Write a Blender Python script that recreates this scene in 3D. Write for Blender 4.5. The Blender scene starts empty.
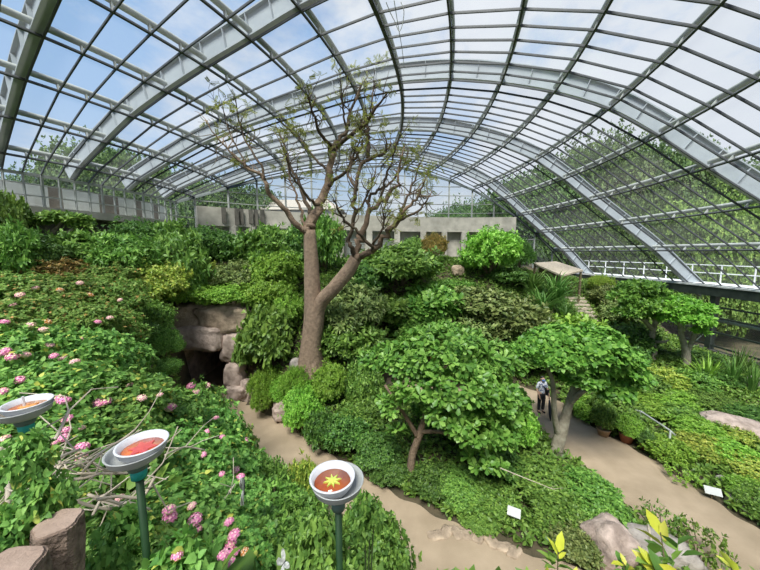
import bpy, bmesh, math, random
import numpy as np
from mathutils import Vector, Matrix, noise as mnoise
PI = math.pi
SC = bpy.context.scene
COL = SC.collection
RNG = np.random.default_rng(11)
random.seed(5)
DEBUG = False
EYE = 7.0                      # eye height above the garden path (path is z = 0)
F_PX, HOR = 298.9, 252.3       # focal length and horizon row in a 760x570 frame
PITCH = math.atan((285 - HOR) / F_PX)
CP, SP = math.cos(PITCH), math.sin(PITCH)

# ------------------------------------------------------------------ placing
def ray(px, py):
    a, b = (px - 380) / F_PX, (285 - py) / F_PX
    return np.array([a, CP + b * SP, -SP + b * CP])
def at(px, py, Y=None, z=None, d=None):
    r = ray(px, py)
    if Y is not None: s = Y / r[1]
    elif z is not None: s = (z - EYE) / r[2]
    else: s = d
    return np.array([r[0] * s, r[1] * s, EYE + r[2] * s])

# ------------------------------------------------------------------ object helpers
def tag(o, label=None, cat=None, group=None, kind=None):
    if label: o['label'] = label
    if cat: o['category'] = cat
    if group: o['group'] = group
    if kind: o['kind'] = kind
    return o
def empty(name, loc=(0, 0, 0), rz=0, label=None, cat=None, group=None, parent=None, scale=None):
    o = bpy.data.objects.new(name, None); COL.objects.link(o)
    o.empty_display_size = .1
    o.location = loc; o.rotation_euler = (0, 0, rz)
    if scale is not None: o.scale = scale
    if parent: o.parent = parent
    return tag(o, label, cat, group)
def link(name, me, mat=None, parent=None, loc=None):
    o = bpy.data.objects.new(name, me); COL.objects.link(o)
    if mat is not None and len(me.materials) == 0: me.materials.append(mat)
    elif mat is not None and me.materials[0] is not mat:
        o.material_slots[0].link = 'OBJECT'; o.material_slots[0].material = mat
    if parent: o.parent = parent
    if loc is not None: o.location = loc
    return o
def copy_obj(o, parent=None):
    c = o.copy(); COL.objects.link(c)
    if parent: c.parent = parent
    return c

class MB:
    """collects shapes into one mesh"""
    def __init__(s): s.v, s.f, s.n = [], [], 0
    def add(s, verts, faces):
        verts = np.asarray(verts, float).reshape(-1, 3)
        s.v.append(verts); s.f += [tuple(i + s.n for i in f) for f in faces]; s.n += len(verts)
        return s
    def box(s, c, size, rz=0, rx=0, ry=0):
        h = np.array(size) / 2
        p = np.array([(x, y, z) for x in (-1, 1) for y in (-1, 1) for z in (-1, 1)]) * h
        R = np.array(Matrix.Rotation(rz, 3, 'Z') @ Matrix.Rotation(ry, 3, 'Y') @ Matrix.Rotation(rx, 3, 'X'))
        return s.add(p @ R.T + np.array(c), [(0, 1, 3, 2), (4, 6, 7, 5), (0, 4, 5, 1), (2, 3, 7, 6), (0, 2, 6, 4), (1, 5, 7, 3)])
    def bar(s, a, b, w, h, up=(0, 0, 1)):
        a, b = np.array(a, float), np.array(b, float)
        t = b - a; t /= np.linalg.norm(t) + 1e-9
        u = np.array(up, float); sd = np.cross(t, u)
        if np.linalg.norm(sd) < 1e-4: sd = np.cross(t, (1, 0, 0))
        sd /= np.linalg.norm(sd); u = np.cross(sd, t)
        P = [q + sd * x * w / 2 + u * y * h / 2 for q in (a, b) for x, y in ((-1, -1), (1, -1), (1, 1), (-1, 1))]
        return s.add(P, [(0, 3, 2, 1), (4, 5, 6, 7), (0, 1, 5, 4), (1, 2, 6, 5), (2, 3, 7, 6), (3, 0, 4, 7)])
    def tube(s, pts, rad, n=8, caps=True, wob=0):
        pts = np.asarray(pts, float); m = len(pts)
        rad = np.full(m, rad) if np.isscalar(rad) else np.asarray(rad, float)
        T = np.gradient(pts, axis=0); T /= np.linalg.norm(T, axis=1)[:, None] + 1e-9
        u = np.cross(T[0], (0, 0, 1.0))
        if np.linalg.norm(u) < .1: u = np.cross(T[0], (1.0, 0, 0))
        V = []
        for i in range(m):
            u = u - T[i] * (u @ T[i]); u /= np.linalg.norm(u) + 1e-9
            w = np.cross(T[i], u)
            for k in range(n):
                a = 2 * PI * k / n
                rr = rad[i] * (1 + (wob * math.sin(3 * a + i * .35) + wob * .6 * math.sin(5 * a - i * .5) if wob else 0))
                V.append(pts[i] + rr * (math.cos(a) * u + math.sin(a) * w))
        Fc = [(i * n + k, i * n + (k + 1) % n, (i + 1) * n + (k + 1) % n, (i + 1) * n + k) for i in range(m - 1) for k in range(n)]
        if caps: Fc += [tuple(range(n - 1, -1, -1)), tuple((m - 1) * n + k for k in range(n))]
        return s.add(V, Fc)
    def lathe(s, prof, n=32, loc=(0, 0, 0)):
        V = [(r * math.cos(2 * PI * k / n) + loc[0], r * math.sin(2 * PI * k / n) + loc[1], z + loc[2]) for r, z in prof for k in range(n)]
        m = len(prof)
        return s.add(V, [(i * n + k, i * n + (k + 1) % n, (i + 1) * n + (k + 1) % n, (i + 1) * n + k) for i in range(m - 1) for k in range(n)])
    def strip(s, A, B):
        A, B = np.asarray(A, float), np.asarray(B, float); m = len(A)
        return s.add(np.concatenate([A, B]), [(i, i + 1, m + i + 1, m + i) for i in range(m - 1)])
    def prism(s, rings):
        """rings: list of closed loops (same length) swept; capped"""
        n = len(rings[0]); V = [p for r in rings for p in r]
        Fc = [(i * n + k, i * n + (k + 1) % n, (i + 1) * n + (k + 1) % n, (i + 1) * n + k) for i in range(len(rings) - 1) for k in range(n)]
        Fc += [tuple(range(n - 1, -1, -1)), tuple((len(rings) - 1) * n + k for k in range(n))]
        return s.add(V, Fc)
    def mesh(s, name, smooth=False):
        me = bpy.data.meshes.new(name)
        me.from_pydata(np.concatenate(s.v).tolist(), [], s.f)
        if smooth: me.polygons.foreach_set('use_smooth', np.ones(len(me.polygons), bool))
        me.update(); return me
    def build(s, name, mat, parent=None, smooth=False, loc=None):
        return link(name, s.mesh(name, smooth), mat, parent, loc)

# ------------------------------------------------------------------ materials
def nt(name):
    m = bpy.data.materials.new(name); m.use_nodes = True
    t = m.node_tree; t.nodes.clear()
    return m, t, t.nodes.new('ShaderNodeOutputMaterial')
def ramp(t, fac, stops):
    r = t.nodes.new('ShaderNodeValToRGB'); e = r.color_ramp.elements
    while len(e) < len(stops): e.new(.5)
    for i, (p, c) in enumerate(stops): e[i].position = p; e[i].color = (*c, 1)
    t.links.new(fac, r.inputs[0]); return r.outputs[0]
def noise_tex(t, scale, detail=4, vec=None, rough=.55):
    n = t.nodes.new('ShaderNodeTexNoise'); n.inputs['Scale'].default_value = scale
    n.inputs['Detail'].default_value = detail; n.inputs['Roughness'].default_value = rough
    if vec is None: vec = t.nodes.new('ShaderNodeTexCoord').outputs['Object']
    t.links.new(vec, n.inputs['Vector']); return n.outputs['Fac']
def solid(name, c, c2=None, rough=.6, scale=6, bump=0, metal=0, spec=.4, bscale=None):
    m, t, out = nt(name)
    b = t.nodes.new('ShaderNodeBsdfPrincipled'); b.inputs['Roughness'].default_value = rough
    b.inputs['Metallic'].default_value = metal; b.inputs['Specular IOR Level'].default_value = spec
    f = noise_tex(t, scale, 5)
    c2 = c2 or tuple(x * .78 for x in c)
    t.links.new(ramp(t, f, [(.35, c2), (.65, c)]), b.inputs['Base Color'])
    if bump:
        bp = t.nodes.new('ShaderNodeBump'); bp.inputs['Strength'].default_value = bump; bp.inputs['Distance'].default_value = .05
        t.links.new(noise_tex(t, bscale or scale * 4, 6), bp.inputs['Height']); t.links.new(bp.outputs[0], b.inputs['Normal'])
    t.links.new(b.outputs[0], out.inputs[0]); return m
def leafmat(name, dark, mid, light, rough=.42, trans=.3, extra=None):
    m, t, out = nt(name)
    g = t.nodes.new('ShaderNodeNewGeometry')
    stops = [(0, dark), (.45, mid), (.93, light)]
    if extra: stops.append((.965, extra))
    col = ramp(t, g.outputs['Random Per Island'], stops)
    oi = t.nodes.new('ShaderNodeObjectInfo')
    hs = t.nodes.new('ShaderNodeHueSaturation'); t.links.new(col, hs.inputs['Color'])
    mr = t.nodes.new('ShaderNodeMapRange'); mr.inputs[3].default_value = .82; mr.inputs[4].default_value = 1.18
    t.links.new(oi.outputs['Random'], mr.inputs[0]); t.links.new(mr.outputs[0], hs.inputs['Value'])
    mh = t.nodes.new('ShaderNodeMapRange'); mh.inputs[3].default_value = .487; mh.inputs[4].default_value = .513
    t.links.new(oi.outputs['Random'], mh.inputs[0]); t.links.new(mh.outputs[0], hs.inputs['Hue'])
    b = t.nodes.new('ShaderNodeBsdfPrincipled'); b.inputs['Roughness'].default_value = rough
    b.inputs['Specular IOR Level'].default_value = .35
    tr = t.nodes.new('ShaderNodeBsdfTranslucent')
    t.links.new(hs.outputs[0], b.inputs['Base Color']); t.links.new(hs.outputs[0], tr.inputs[0])
    mx = t.nodes.new('ShaderNodeMixShader'); mx.inputs[0].default_value = trans
    t.links.new(b.outputs[0], mx.inputs[1]); t.links.new(tr.outputs[0], mx.inputs[2])
    t.links.new(mx.outputs[0], out.inputs[0]); return m
def glassmat(name, tint=(.93, .96, .96), refl=.045):
    m, t, out = nt(name)
    tr = t.nodes.new('ShaderNodeBsdfTransparent'); tr.inputs[0].default_value = (*tint, 1)
    gl = t.nodes.new('ShaderNodeBsdfGlossy'); gl.inputs['Roughness'].default_value = .03
    mx = t.nodes.new('ShaderNodeMixShader'); mx.inputs[0].default_value = refl
    t.links.new(tr.outputs[0], mx.inputs[1]); t.links.new(gl.outputs[0], mx.inputs[2])
    du = t.nodes.new('ShaderNodeBsdfTranslucent'); du.inputs[0].default_value = (.8, .82, .82, 1)
    m2 = t.nodes.new('ShaderNodeMixShader'); m2.inputs[0].default_value = .035
    t.links.new(mx.outputs[0], m2.inputs[1]); t.links.new(du.outputs[0], m2.inputs[2])
    t.links.new(m2.outputs[0], out.inputs[0]); return m

M = {}
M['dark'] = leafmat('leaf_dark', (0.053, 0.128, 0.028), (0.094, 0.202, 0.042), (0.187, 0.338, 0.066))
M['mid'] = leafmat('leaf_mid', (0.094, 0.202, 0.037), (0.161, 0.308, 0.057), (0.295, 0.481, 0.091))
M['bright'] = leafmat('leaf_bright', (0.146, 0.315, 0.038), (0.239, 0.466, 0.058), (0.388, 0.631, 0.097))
M['yellow'] = leafmat('leaf_yellow', (0.201, 0.316, 0.053), (0.351, 0.482, 0.079), (0.594, 0.635, 0.121))
M['olive'] = leafmat('leaf_olive', (0.109, 0.172, 0.047), (0.192, 0.263, 0.077), (0.332, 0.400, 0.129), trans=.22)
M['lantana'] = leafmat('leaf_lantana', (0.097, 0.234, 0.046), (0.172, 0.361, 0.069), (0.312, 0.539, 0.118), rough=.55, extra=(0.590, 0.609, 0.116))
M['lantana_far'] = leafmat('leaf_lantana_far', (.12, .25, .045), (.19, .355, .065), (.32, .46, .11), rough=.6, extra=(.62, .4, .12))
M['russet'] = leafmat('leaf_russet', (0.182, 0.197, 0.049), (0.328, 0.289, 0.080), (0.584, 0.383, 0.113))
M['big'] = leafmat('leaf_big', (0.089, 0.219, 0.037), (0.155, 0.329, 0.052), (0.291, 0.497, 0.100), rough=.38)
M['fig'] = leafmat('leaf_fig', (0.081, 0.207, 0.029), (0.143, 0.317, 0.044), (0.265, 0.477, 0.079))
M['feather'] = leafmat('leaf_feather', (0.169, 0.235, 0.041), (0.285, 0.353, 0.066), (0.463, 0.472, 0.113), trans=.45)
M['neon'] = leafmat('leaf_neon', (0.578, 0.680, 0.056), (0.791, 0.800, 0.078), (0.800, 0.800, 0.122), trans=.35)
M['outer'] = leafmat('leaf_outer', (0.042, 0.092, 0.024), (0.080, 0.151, 0.038), (0.145, 0.238, 0.057), rough=.6)
M['outer2'] = leafmat('leaf_outer_light', (0.095, 0.168, 0.034), (0.164, 0.263, 0.052), (0.269, 0.369, 0.081), rough=.6)
M['strap'] = leafmat('leaf_strap', (0.087, 0.196, 0.040), (0.153, 0.300, 0.065), (0.286, 0.451, 0.117))
M['bark'] = solid('bark_tan', (.32, .23, .16), (.2, .14, .098), .9, 7, .9, bscale=18)
M['bark_mid'] = solid('bark_mid', (.24, .165, .11), (.11, .075, .05), .9, 5, .6, bscale=18)
M['bark_dark'] = solid('bark_brown', (.12, .085, .055), (.055, .04, .026), .9, 6, .5, bscale=20)
M['bark_grey'] = solid('bark_grey', (.4, .36, .28), (.22, .19, .14), .85, 5, .5, bscale=20)
M['stem'] = solid('stem_brown', (.2, .15, .09), (.1, .08, .05), .9, 8)
M['dead'] = solid('dead_wood', (.58, .5, .4), (.38, .32, .24), .9, 10)
M['rock'] = solid('rock_pink', (.6, .475, .41), (.28, .215, .18), .9, 2.2, .9, bscale=7)
M['rock_tan'] = solid('rock_tan', (.52, .4, .29), (.25, .19, .135), .9, 2.5, .9, bscale=8)
M['rock_grey'] = solid('rock_grey', (.42, .38, .34), (.24, .21, .19), .9, 2.5, .8, bscale=9)
M['soil'] = solid('soil', (.11, .085, .05), (.05, .045, .025), .95, 1.5, .6)
M['path'] = solid('path_sand', (.43, .33, .23), (.32, .245, .165), .95, .9, .25, bscale=30)
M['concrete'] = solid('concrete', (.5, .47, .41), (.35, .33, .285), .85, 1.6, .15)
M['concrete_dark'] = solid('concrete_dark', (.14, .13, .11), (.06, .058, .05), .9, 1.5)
M['steel'] = solid('steel_grey', (.31, .345, .375), (.26, .29, .32), .5, 1.2)
M['pipe'] = solid('pipe_grey', (.4, .42, .41), (.28, .3, .28), .6, 3)
M['black'] = solid('bar_black', (.055, .06, .065), (.035, .04, .045), .5, 5)
M['barg'] = solid('bar_green', (.05, .065, .055), (.03, .04, .035), .5, 3)
M['white'] = solid('white_metal', (.72, .74, .74), (.58, .6, .6), .5, 3)
M['panel'] = solid('panel_pale', (.62, .64, .62), (.5, .51, .5), .7, .8)
M['panel_brown'] = solid('panel_brown', (.2, .17, .14), (.13, .11, .09), .8, 1)
M['glass'] = glassmat('glass_clear')
M['glass_side'] = glassmat('glass_side', (.86, .91, .9), .06)

# ------------------------------------------------------------------ leaves
LT = {  # outline u (along), v (across), w (up)
 'oval':  np.array([(0,0,0),(.3,.46,.07),(.3,-.46,.07),(.3,0,0),(.68,.4,.04),(.68,-.4,.04),(.68,0,-.02),(1,0,-.1)]),
 'lance': np.array([(0,0,0),(.25,.5,.06),(.25,-.5,.06),(.25,0,0),(.6,.36,.03),(.6,-.36,.03),(.6,0,-.03),(1,0,-.16)]),
 'obov':  np.array([(0,0,0),(.4,.3,.05),(.4,-.3,.05),(.4,0,0),(.78,.5,.05),(.78,-.5,.05),(.78,0,-.02),(1,0,-.08)]),
 'heart': np.array([(0,0,0),(.2,.52,.06),(.2,-.52,.06),(.2,0,0),(.6,.42,.0),(.6,-.42,.0),(.6,0,-.06),(1,0,-.2)]),
}
LF = [(0, 1, 3), (0, 3, 2), (1, 4, 6, 3), (3, 6, 5, 2), (4, 7, 6), (6, 7, 5)]
LIDX = np.concatenate([np.array(f) for f in LF]); LTOT = np.array([len(f) for f in LF])
def unit(a): return a / (np.linalg.norm(a, axis=-1, keepdims=True) + 1e-9)
def leaf_mesh(name, P, D, N, L, W, shape='oval'):
    """one mesh holding a whole canopy of leaves"""
    n = len(P); T = LT[shape]
    t = unit(D); sd = unit(np.cross(N, t)); nn = np.cross(t, sd)
    L = np.broadcast_to(L, n)[:, None, None]; W = np.broadcast_to(W, n)[:, None, None]
    V = P[:, None, :] + L * T[None, :, 0:1] * t[:, None, :] + W * T[None, :, 1:2] * sd[:, None, :] + L * T[None, :, 2:3] * nn[:, None, :]
    me = bpy.data.meshes.new(name)
    me.vertices.add(n * 8); me.vertices.foreach_set('co', V.reshape(-1).astype(np.float32))
    idx = (np.arange(n)[:, None] * 8 + LIDX[None]).reshape(-1)
    tot = np.tile(LTOT, n); st = np.concatenate([[0], np.cumsum(tot)[:-1]])
    me.loops.add(len(idx)); me.loops.foreach_set('vertex_index', idx.astype(np.int32))
    me.polygons.add(len(tot)); me.polygons.foreach_set('loop_start', st.astype(np.int32))
    me.update(calc_edges=True); me.validate(); return me
def shoot_leaves(rng, P, D, k, L, W, spread=(.9, 1.45), back=.5, droop=.15, jit=.25):
    """k leaves in a whorl on each shoot (point P, direction D); returns arrays for leaf_mesh"""
    n = len(P); D = unit(D)
    ref = np.where(np.abs(D[:, 2:3]) > .9, np.array([[1., 0, 0]]), np.array([[0, 0, 1.]]))
    u = unit(np.cross(D, ref)); w = np.cross(D, u)
    oP, oD, oN, oL = [], [], [], []
    ph = rng.uniform(0, 6.28, n)
    for j in range(k):
        a = ph + j * 2.4 + rng.normal(0, .2, n); al = rng.uniform(*spread, n) * (1 - .35 * j / k)
        per = np.cos(a)[:, None] * u + np.sin(a)[:, None] * w
        t = D * np.cos(al)[:, None] + per * np.sin(al)[:, None] + rng.normal(0, jit * .5, (n, 3))
        t[:, 2] -= droop
        t = unit(t)
        nrm = D - t * np.sum(D * t, 1)[:, None] + rng.normal(0, jit, (n, 3)) + np.array([0, 0, .35])
        oP.append(P - D * (back * L * (1 - j / k)) + per * L * .05); oD.append(t); oN.append(nrm)
        oL.append(L * rng.uniform(.7, 1.15, n))
    Ls = np.concatenate(oL)
    return np.concatenate(oP), np.concatenate(oD), np.concatenate(oN), Ls, Ls * (W / L)
def blob_points(rng, blobs, n, shell=(.82, 1.03), zmin=-.5, deep=.8):
    B = np.array(blobs, float)          # cx cy cz rx rz
    w = B[:, 3] ** 2; w /= w.sum(); out, dirs = [], []; tot = 0
    while tot < n:
        m = n * 2; i = rng.choice(len(B), m, p=w); d = unit(rng.normal(size=(m, 3)))
        keep = d[:, 2] > zmin; i, d = i[keep], d[keep]
        r = rng.uniform(*shell, len(i))[:, None]
        R = np.stack([B[i, 3], B[i, 3], B[i, 4]], 1)
        wob = np.sin(d[:, 0] * 7 + i * 1.3) * np.sin(d[:, 1] * 6 + i * 2.1) * .1 + np.sin(d[:, 2] * 9 + d[:, 0] * 5 + i) * .06
        p = B[i, :3] + d * R * (r + wob[:, None])
        q = (p[:, None, :] - B[None, :, :3]) / np.stack([B[:, 3], B[:, 3], B[:, 4]], 1)[None]
        inside = (np.linalg.norm(q, axis=2) < deep).sum(1) > 0
        p, d = p[~inside], d[~inside]; out.append(p); dirs.append(d); tot += len(p)
    return np.concatenate(out)[:n], np.concatenate(dirs)[:n]

# ------------------------------------------------------------------ shrubs: unit meshes (radius 1, height 1), reused by every plant
def shrub_blobs(rng, nb, flat=1.0, spread=.55):
    bl = [(0, 0, .5, .72, .48)]
    for i in range(nb):
        a = i * 2.4 + rng.uniform(-.4, .4); r = spread * rng.uniform(.6, 1.15)
        h = rng.uniform(.3, .78) * (1 - .25 * r)
        rr = rng.uniform(.24, .42)
        bl.append((r * math.cos(a), r * math.sin(a), h, rr, rr * rng.uniform(.55, .8) * flat))
    return bl
def shrub_mesh(name, seed, nshoot, k, L, W, shape, nb=9, zmin=-.45, up=.5, droop=.15, spread=(.9, 1.45), jit=.25, inner=.35):
    rng = np.random.default_rng(seed); bl = shrub_blobs(rng, nb)
    p, d = blob_points(rng, bl, int(nshoot * .85), zmin=zmin)
    p2, d2 = blob_points(rng, bl, int(nshoot * inner), shell=(.5, .82), zmin=-.7, deep=.45)
    p3, d3 = blob_points(rng, bl, int(nshoot * .15), shell=(1.03, 1.32), zmin=-.1)
    p = np.concatenate([p, p2, p3]); d = np.concatenate([d, d2, d3])
    p[:, 2] = np.maximum(p[:, 2], .03)
    D = unit(d + np.array([0, 0, up]) + rng.normal(0, .3, d.shape))
    return leaf_mesh(name, *shoot_leaves(rng, p, D, k, L, W, spread=spread, droop=droop, jit=jit), shape)
def stems_mesh(seed, n=7, thick=.03):
    rng = np.random.default_rng(seed); mb = MB()
    for i in range(n):
        a = rng.uniform(0, 6.28); r = rng.uniform(.25, .7); h = rng.uniform(.45, .85)
        p = [(.06 * math.cos(a), .06 * math.sin(a), -.05), (r * .35 * math.cos(a), r * .35 * math.sin(a), h * .45), (r * math.cos(a + .2), r * math.sin(a + .2), h)]
        mb.tube(p, [thick, thick * .7, thick * .35], 6)
    return mb.mesh('stems', True)
SH = {
 'fine':   [shrub_mesh('foliage_fine', 20 + i, 1500, 6, .085, .042, 'oval') for i in range(2)],
 'glossy': [shrub_mesh('foliage_glossy', 30 + i, 800, 7, .135, .058, 'lance') for i in range(3)],
 'loose':  [shrub_mesh('foliage_loose', 40 + i, 620, 6, .13, .06, 'oval', nb=12, spread=(.7, 1.3), jit=.4) for i in range(3)],
 'broad':  [shrub_mesh('foliage_broad', 50 + i, 420, 6, .2, .1, 'obov', nb=10) for i in range(2)],
 'hedge':  [shrub_mesh('foliage_hedge', 60 + i, 2300, 5, .065, .036, 'oval', nb=14, jit=.35) for i in range(2)],
 'lant':   [shrub_mesh('foliage_lantana', 70 + i, 1500, 6, .085, .056, 'heart', nb=12, jit=.38, droop=.25, zmin=-.3) for i in range(4)],
 'lantfine': [shrub_mesh('foliage_lantana_small', 80 + i, 1700, 6, .075, .046, 'heart', nb=14, jit=.4, droop=.2, zmin=-.25) for i in range(3)],
 'feathery': [shrub_mesh('foliage_feathery', 90 + i, 1100, 8, .12, .022, 'lance', nb=8, spread=(.3, 1.1), jit=.35) for i in range(2)],
}
def strap_mesh(name, seed, n, L, W, arch=.9, upr=.6):
    """a fountain of long strap leaves from one crown; unit height about 1"""
    rng = np.random.default_rng(seed); mb = MB()
    for i in range(n):
        a = rng.uniform(0, 6.28); e = rng.uniform(upr, 1.45); l = L * rng.uniform(.65, 1.1); w = W * rng.uniform(.8, 1.2)
        dirh = np.array([math.cos(a), math.sin(a), 0]); sd = np.array([-math.sin(a), math.cos(a), 0])
        p = np.array([rng.normal(0, .05), rng.normal(0, .05), 0.]); A, B = [], []
        for j in range(7):
            u = j / 6; ww = w * (.7 + 1.2 * u - 1.85 * u * u)
            A.append(p + sd * ww / 2); B.append(p - sd * ww / 2)
            ee = e - arch * u * u * 1.6
            p = p + (dirh * math.cos(ee) + np.array([0, 0, math.sin(ee)])) * l / 6
        mb.strip(A, B)
    return mb.mesh(name, True)
SH['sprig'] = [shrub_mesh('foliage_sprig', 120 + i, 130, 6, .2, .13, 'heart', nb=8, jit=.4, droop=.25, zmin=-.6) for i in range(2)]
SH['weed'] = [shrub_mesh('foliage_weed', 110 + i, 70, 5, .13, .07, 'oval', nb=14, spread=(.7, 1.4), jit=.5, inner=.6) for i in range(2)]
SH['strap'] = [strap_mesh('foliage_strap', 5 + i, 120, 1.25, .055) for i in range(2)]
SH['spiky'] = [strap_mesh('foliage_spiky', 8 + i, 90, .95, .06, arch=.18, upr=-.05) for i in range(1)]
SH['reed'] = [strap_mesh('foliage_reed', 9 + i, 60, 1.1, .05, arch=.45, upr=1.0) for i in range(1)]
ST = [stems_mesh(100 + i) for i in range(3)]

PLANTS = []
def plant(kind, px, top, Y, wpx, name, label, cat, mat, group=None, minh=None, maxh=None, deep=None, rz=None, stems=True, sink=.0):
    """a plant whose crown tops out at photo row `top`, `wpx` wide there, standing about Y metres into the garden"""
    Yt = Y
    for _ in range(160):
        p = at(px, top, Y=Yt); x, y = p[0], p[1]
        g = float(H(x, y, 4.5)) - sink; h = p[2] - g
        dist = y * CP - (p[2] - EYE) * SP; r = wpx / 2 / F_PX * dist * (1.2 if Y > 12 else 1.08)
        lo = minh or min(.55, .8 * r); hi = maxh or max(1.9 * r, .9)
        if h < lo: Yt -= .04
        elif h > hi and Yt < Y + 2.5: Yt += .04
        else: break
    h = max(h, lo)
    i = len(PLANTS)
    t = empty(name, (x, y, g), (i * 1.7) % 6.28 if rz is None else rz, label, cat, group)
    t.scale = (r, r * (deep or 1), h)
    link('foliage', SH[kind][i % len(SH[kind])], M[mat], t)
    if stems: link('stems', ST[i % 3], M['stem'], t)
    PLANTS.append((t, x, y, g, r, h))
    if DEBUG and (h > 2.2 * r or abs(Yt - Y) > .8): print('PLANT %d %s X%.1f Y%.1f(%.1f) top%.2f H%.2f r%.2f h%.2f' % (i, label[:44], x, y, Y, p[2], g, r, h))
    return t
# ------------------------------------------------------------------ terrain
CPTS = np.array([
 (0,-6,5.3),(0,-3,5.35),(0,0,5.3),(-3,0,5.35),(3,0,5.1),(-6,0,5.3),(6,0,4.6),(10,0,3.6),(-10,0,5.3),(15,0,2.5),(-3,-5,5.3),(8,-6,4.8),(-8,-6,5.3),(16,-6,3.0),(-14,0,5.4),
 (-.6,1.2,5.2),(-2,1.5,5.3),(-4,2,5.25),(-6,3,5.15),(-10,4,5.3),(-14,6,5.6),(1.2,1.4,4.9),
 (0,2.1,4.1),(0,3,3.0),(0,4,1.8),(0,5,.5),(4,2,3.8),(4,3.2,1.6),(4,4,.3),(8,2,3.0),(8,3.2,1.2),(2,2.1,3.8),(2,3.5,1.6),(2,4.6,.2),
 (-1.2,3,3.7),(-2,4.6,2.5),(-3,6.4,1.2),(-3.2,4,3.9),(-4.4,5.5,3.6),(-5,7.3,2.3),(-5.6,9,1.1),(-6.5,10.2,.7),(-6,5.5,4.3),(-7.3,7.8,4.4),(-7.4,9.2,3.2),
 (-8.2,6.8,5.0),(-9.7,9,5.3),(-8.9,9.8,4.7),(-8.3,10.5,3.7),(-7.7,10.9,2.0),(-8.9,11.6,3.9),(-10.6,8.2,5.5),(-12.4,10.5,6.0),(-11.5,11,5.9),(-10.4,12.2,5.5),(-11.9,12.6,6.0),(-9.8,13.2,4.6),
 (-14,9,6.0),(-14,12,6.3),(-13,15,6.6),(-12.2,15.4,6.7),(-11,15.8,6.6),(-9.8,15,5.0),(-9.3,16.2,5.5),(-7.5,16,5.2),(-8.4,14.6,4.6),(-10.1,17.6,6.3),(-8.6,18.2,6.1),(-6.2,17.4,5.8),(-5.6,16,5.1),(-4.2,16,5.0),(-3,16.2,4.9),(-5.5,14.8,4.2),(-4.4,14.2,3.6),(-5.2,13.2,2.4),
 (-10,20,6.3),(-6,20,6.2),(-2,20,6.0),(-8,22,6.3),(-3,23,6.2),(0,23,6.2),(3,26,6.4),(7,27,6.2),
 (-3.1,12.5,1.9),(-4.5,12.2,1.2),(-1.7,12.2,1.2),(-1.4,13.8,2.3),(-1.7,14.8,3.4),(-1.2,16,4.2),(.2,17,3.1),(-.9,18.2,4.8),(1.3,19,5.0),
 (2.2,17,2.0),(3,17.8,3.2),(5.8,18,3.1),(7.7,17.6,2.6),(5,17,1.8),(7.4,16.8,1.2),(9.4,16.8,1.6),(11,16.2,1.2),(5.1,21,4.2),(4.2,23.6,6.3),(2.5,23.4,6.3),(7.9,21.6,5.4),(10.6,22.2,5.0),(9.1,20.8,4.5),(10.3,20.2,4.2),(11.7,19.8,3.6),(10.3,18.8,3.2),(11.4,18,2.4),(10,25,5.8),(12.5,24,4.8),
 (13.9,18,.95),(14.4,20.3,2.2),(14.9,22.6,3.2),(15.9,20,2.3),(16,21.8,3.2),(17.2,23,3.8),(15.5,25,4.6),(18,26,4.4),(14.8,17.6,1.0),(17,19,1.6),
 (1,10,.35),(3,10.5,.4),(5,11,.3),(3,8.3,.25),(5.5,9.3,.3),(5.3,7,.2),(4.5,13,.25),(1,13,.25),(-1,11,.6),(-.5,13.3,.6),
 (10.2,10,.15),(12,10,.2),(14,10,.3),(17,10,.4),(20,10,.6),(10,14,.3),(13,15,.6),(16,15,.7),(20,16,.9),(10.5,6.5,.15),(13,6.5,.2),(16,5,.6),(20,4,.9),(11,12,.25),(20,20,1.2),(12,4,1.2),(13.5,12.4,.3),(18.5,17,.9),
])
PATH1 = np.array([(-8.75,19.5,1.15),(-8.75,16,1.15),(-8.4,14,1.2),(-6.5,12.1,1.1),(-4.25,10.6,.98),(-2.4,9,.92),(-.6,7.6,.9),(1.3,6.3,.92),(3.5,5.2,.96),(6,4.5,1.1),(9,4.2,1.2)])
PATH2 = np.array([(.3,15.1,.9),(1.4,15,1),(4,14.9,1),(6.4,14.3,1.05),(7.4,13,1.1),(7.45,11,1.15),(7.9,9.2,1.3),(8.1,7.6,1.3),(8.4,6,1.3),(9,4.4,1.3)])
def dense(path, n=14):
    out = []
    P = np.vstack([2 * path[0] - path[1], path, 2 * path[-1] - path[-2]])
    for i in range(1, len(P) - 2):
        for t in np.linspace(0, 1, n, endpoint=False):
            a, b, c, d = P[i - 1:i + 3]
            out.append(.5 * (2 * b + (c - a) * t + (2 * a - 5 * b + 4 * c - d) * t * t + (3 * b - a - 3 * c + d) * t ** 3))
    out.append(path[-1]); return np.array(out)
D1, D2 = dense(PATH1), dense(PATH2)
def tps(r): return np.where(r > 1e-6, r * r * np.log(r + 1e-9), 0)
_n = len(CPTS)
_A = np.zeros((_n + 3, _n + 3)); _A[:_n, :_n] = tps(np.linalg.norm(CPTS[:, None, :2] - CPTS[None, :, :2], axis=2)) + np.eye(_n) * .15
_A[:_n, _n] = 1; _A[:_n, _n + 1:] = CPTS[:, :2]; _A[_n, :_n] = 1; _A[_n + 1:, :_n] = CPTS[:, :2].T
_W = np.linalg.solve(_A, np.concatenate([CPTS[:, 2], [0, 0, 0]]))
def pathdist(x, y):
    q = np.stack([np.ravel(x), np.ravel(y)], 1); best = np.full(len(q), 1e9)
    for Dn in (D1[D1[:, 1] < 13.5], D2):
        for i in range(0, len(Dn)):
            best = np.minimum(best, np.hypot(q[:, 0] - Dn[i, 0], q[:, 1] - Dn[i, 1]) - Dn[i, 2])
    return best.reshape(np.shape(x))
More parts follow.
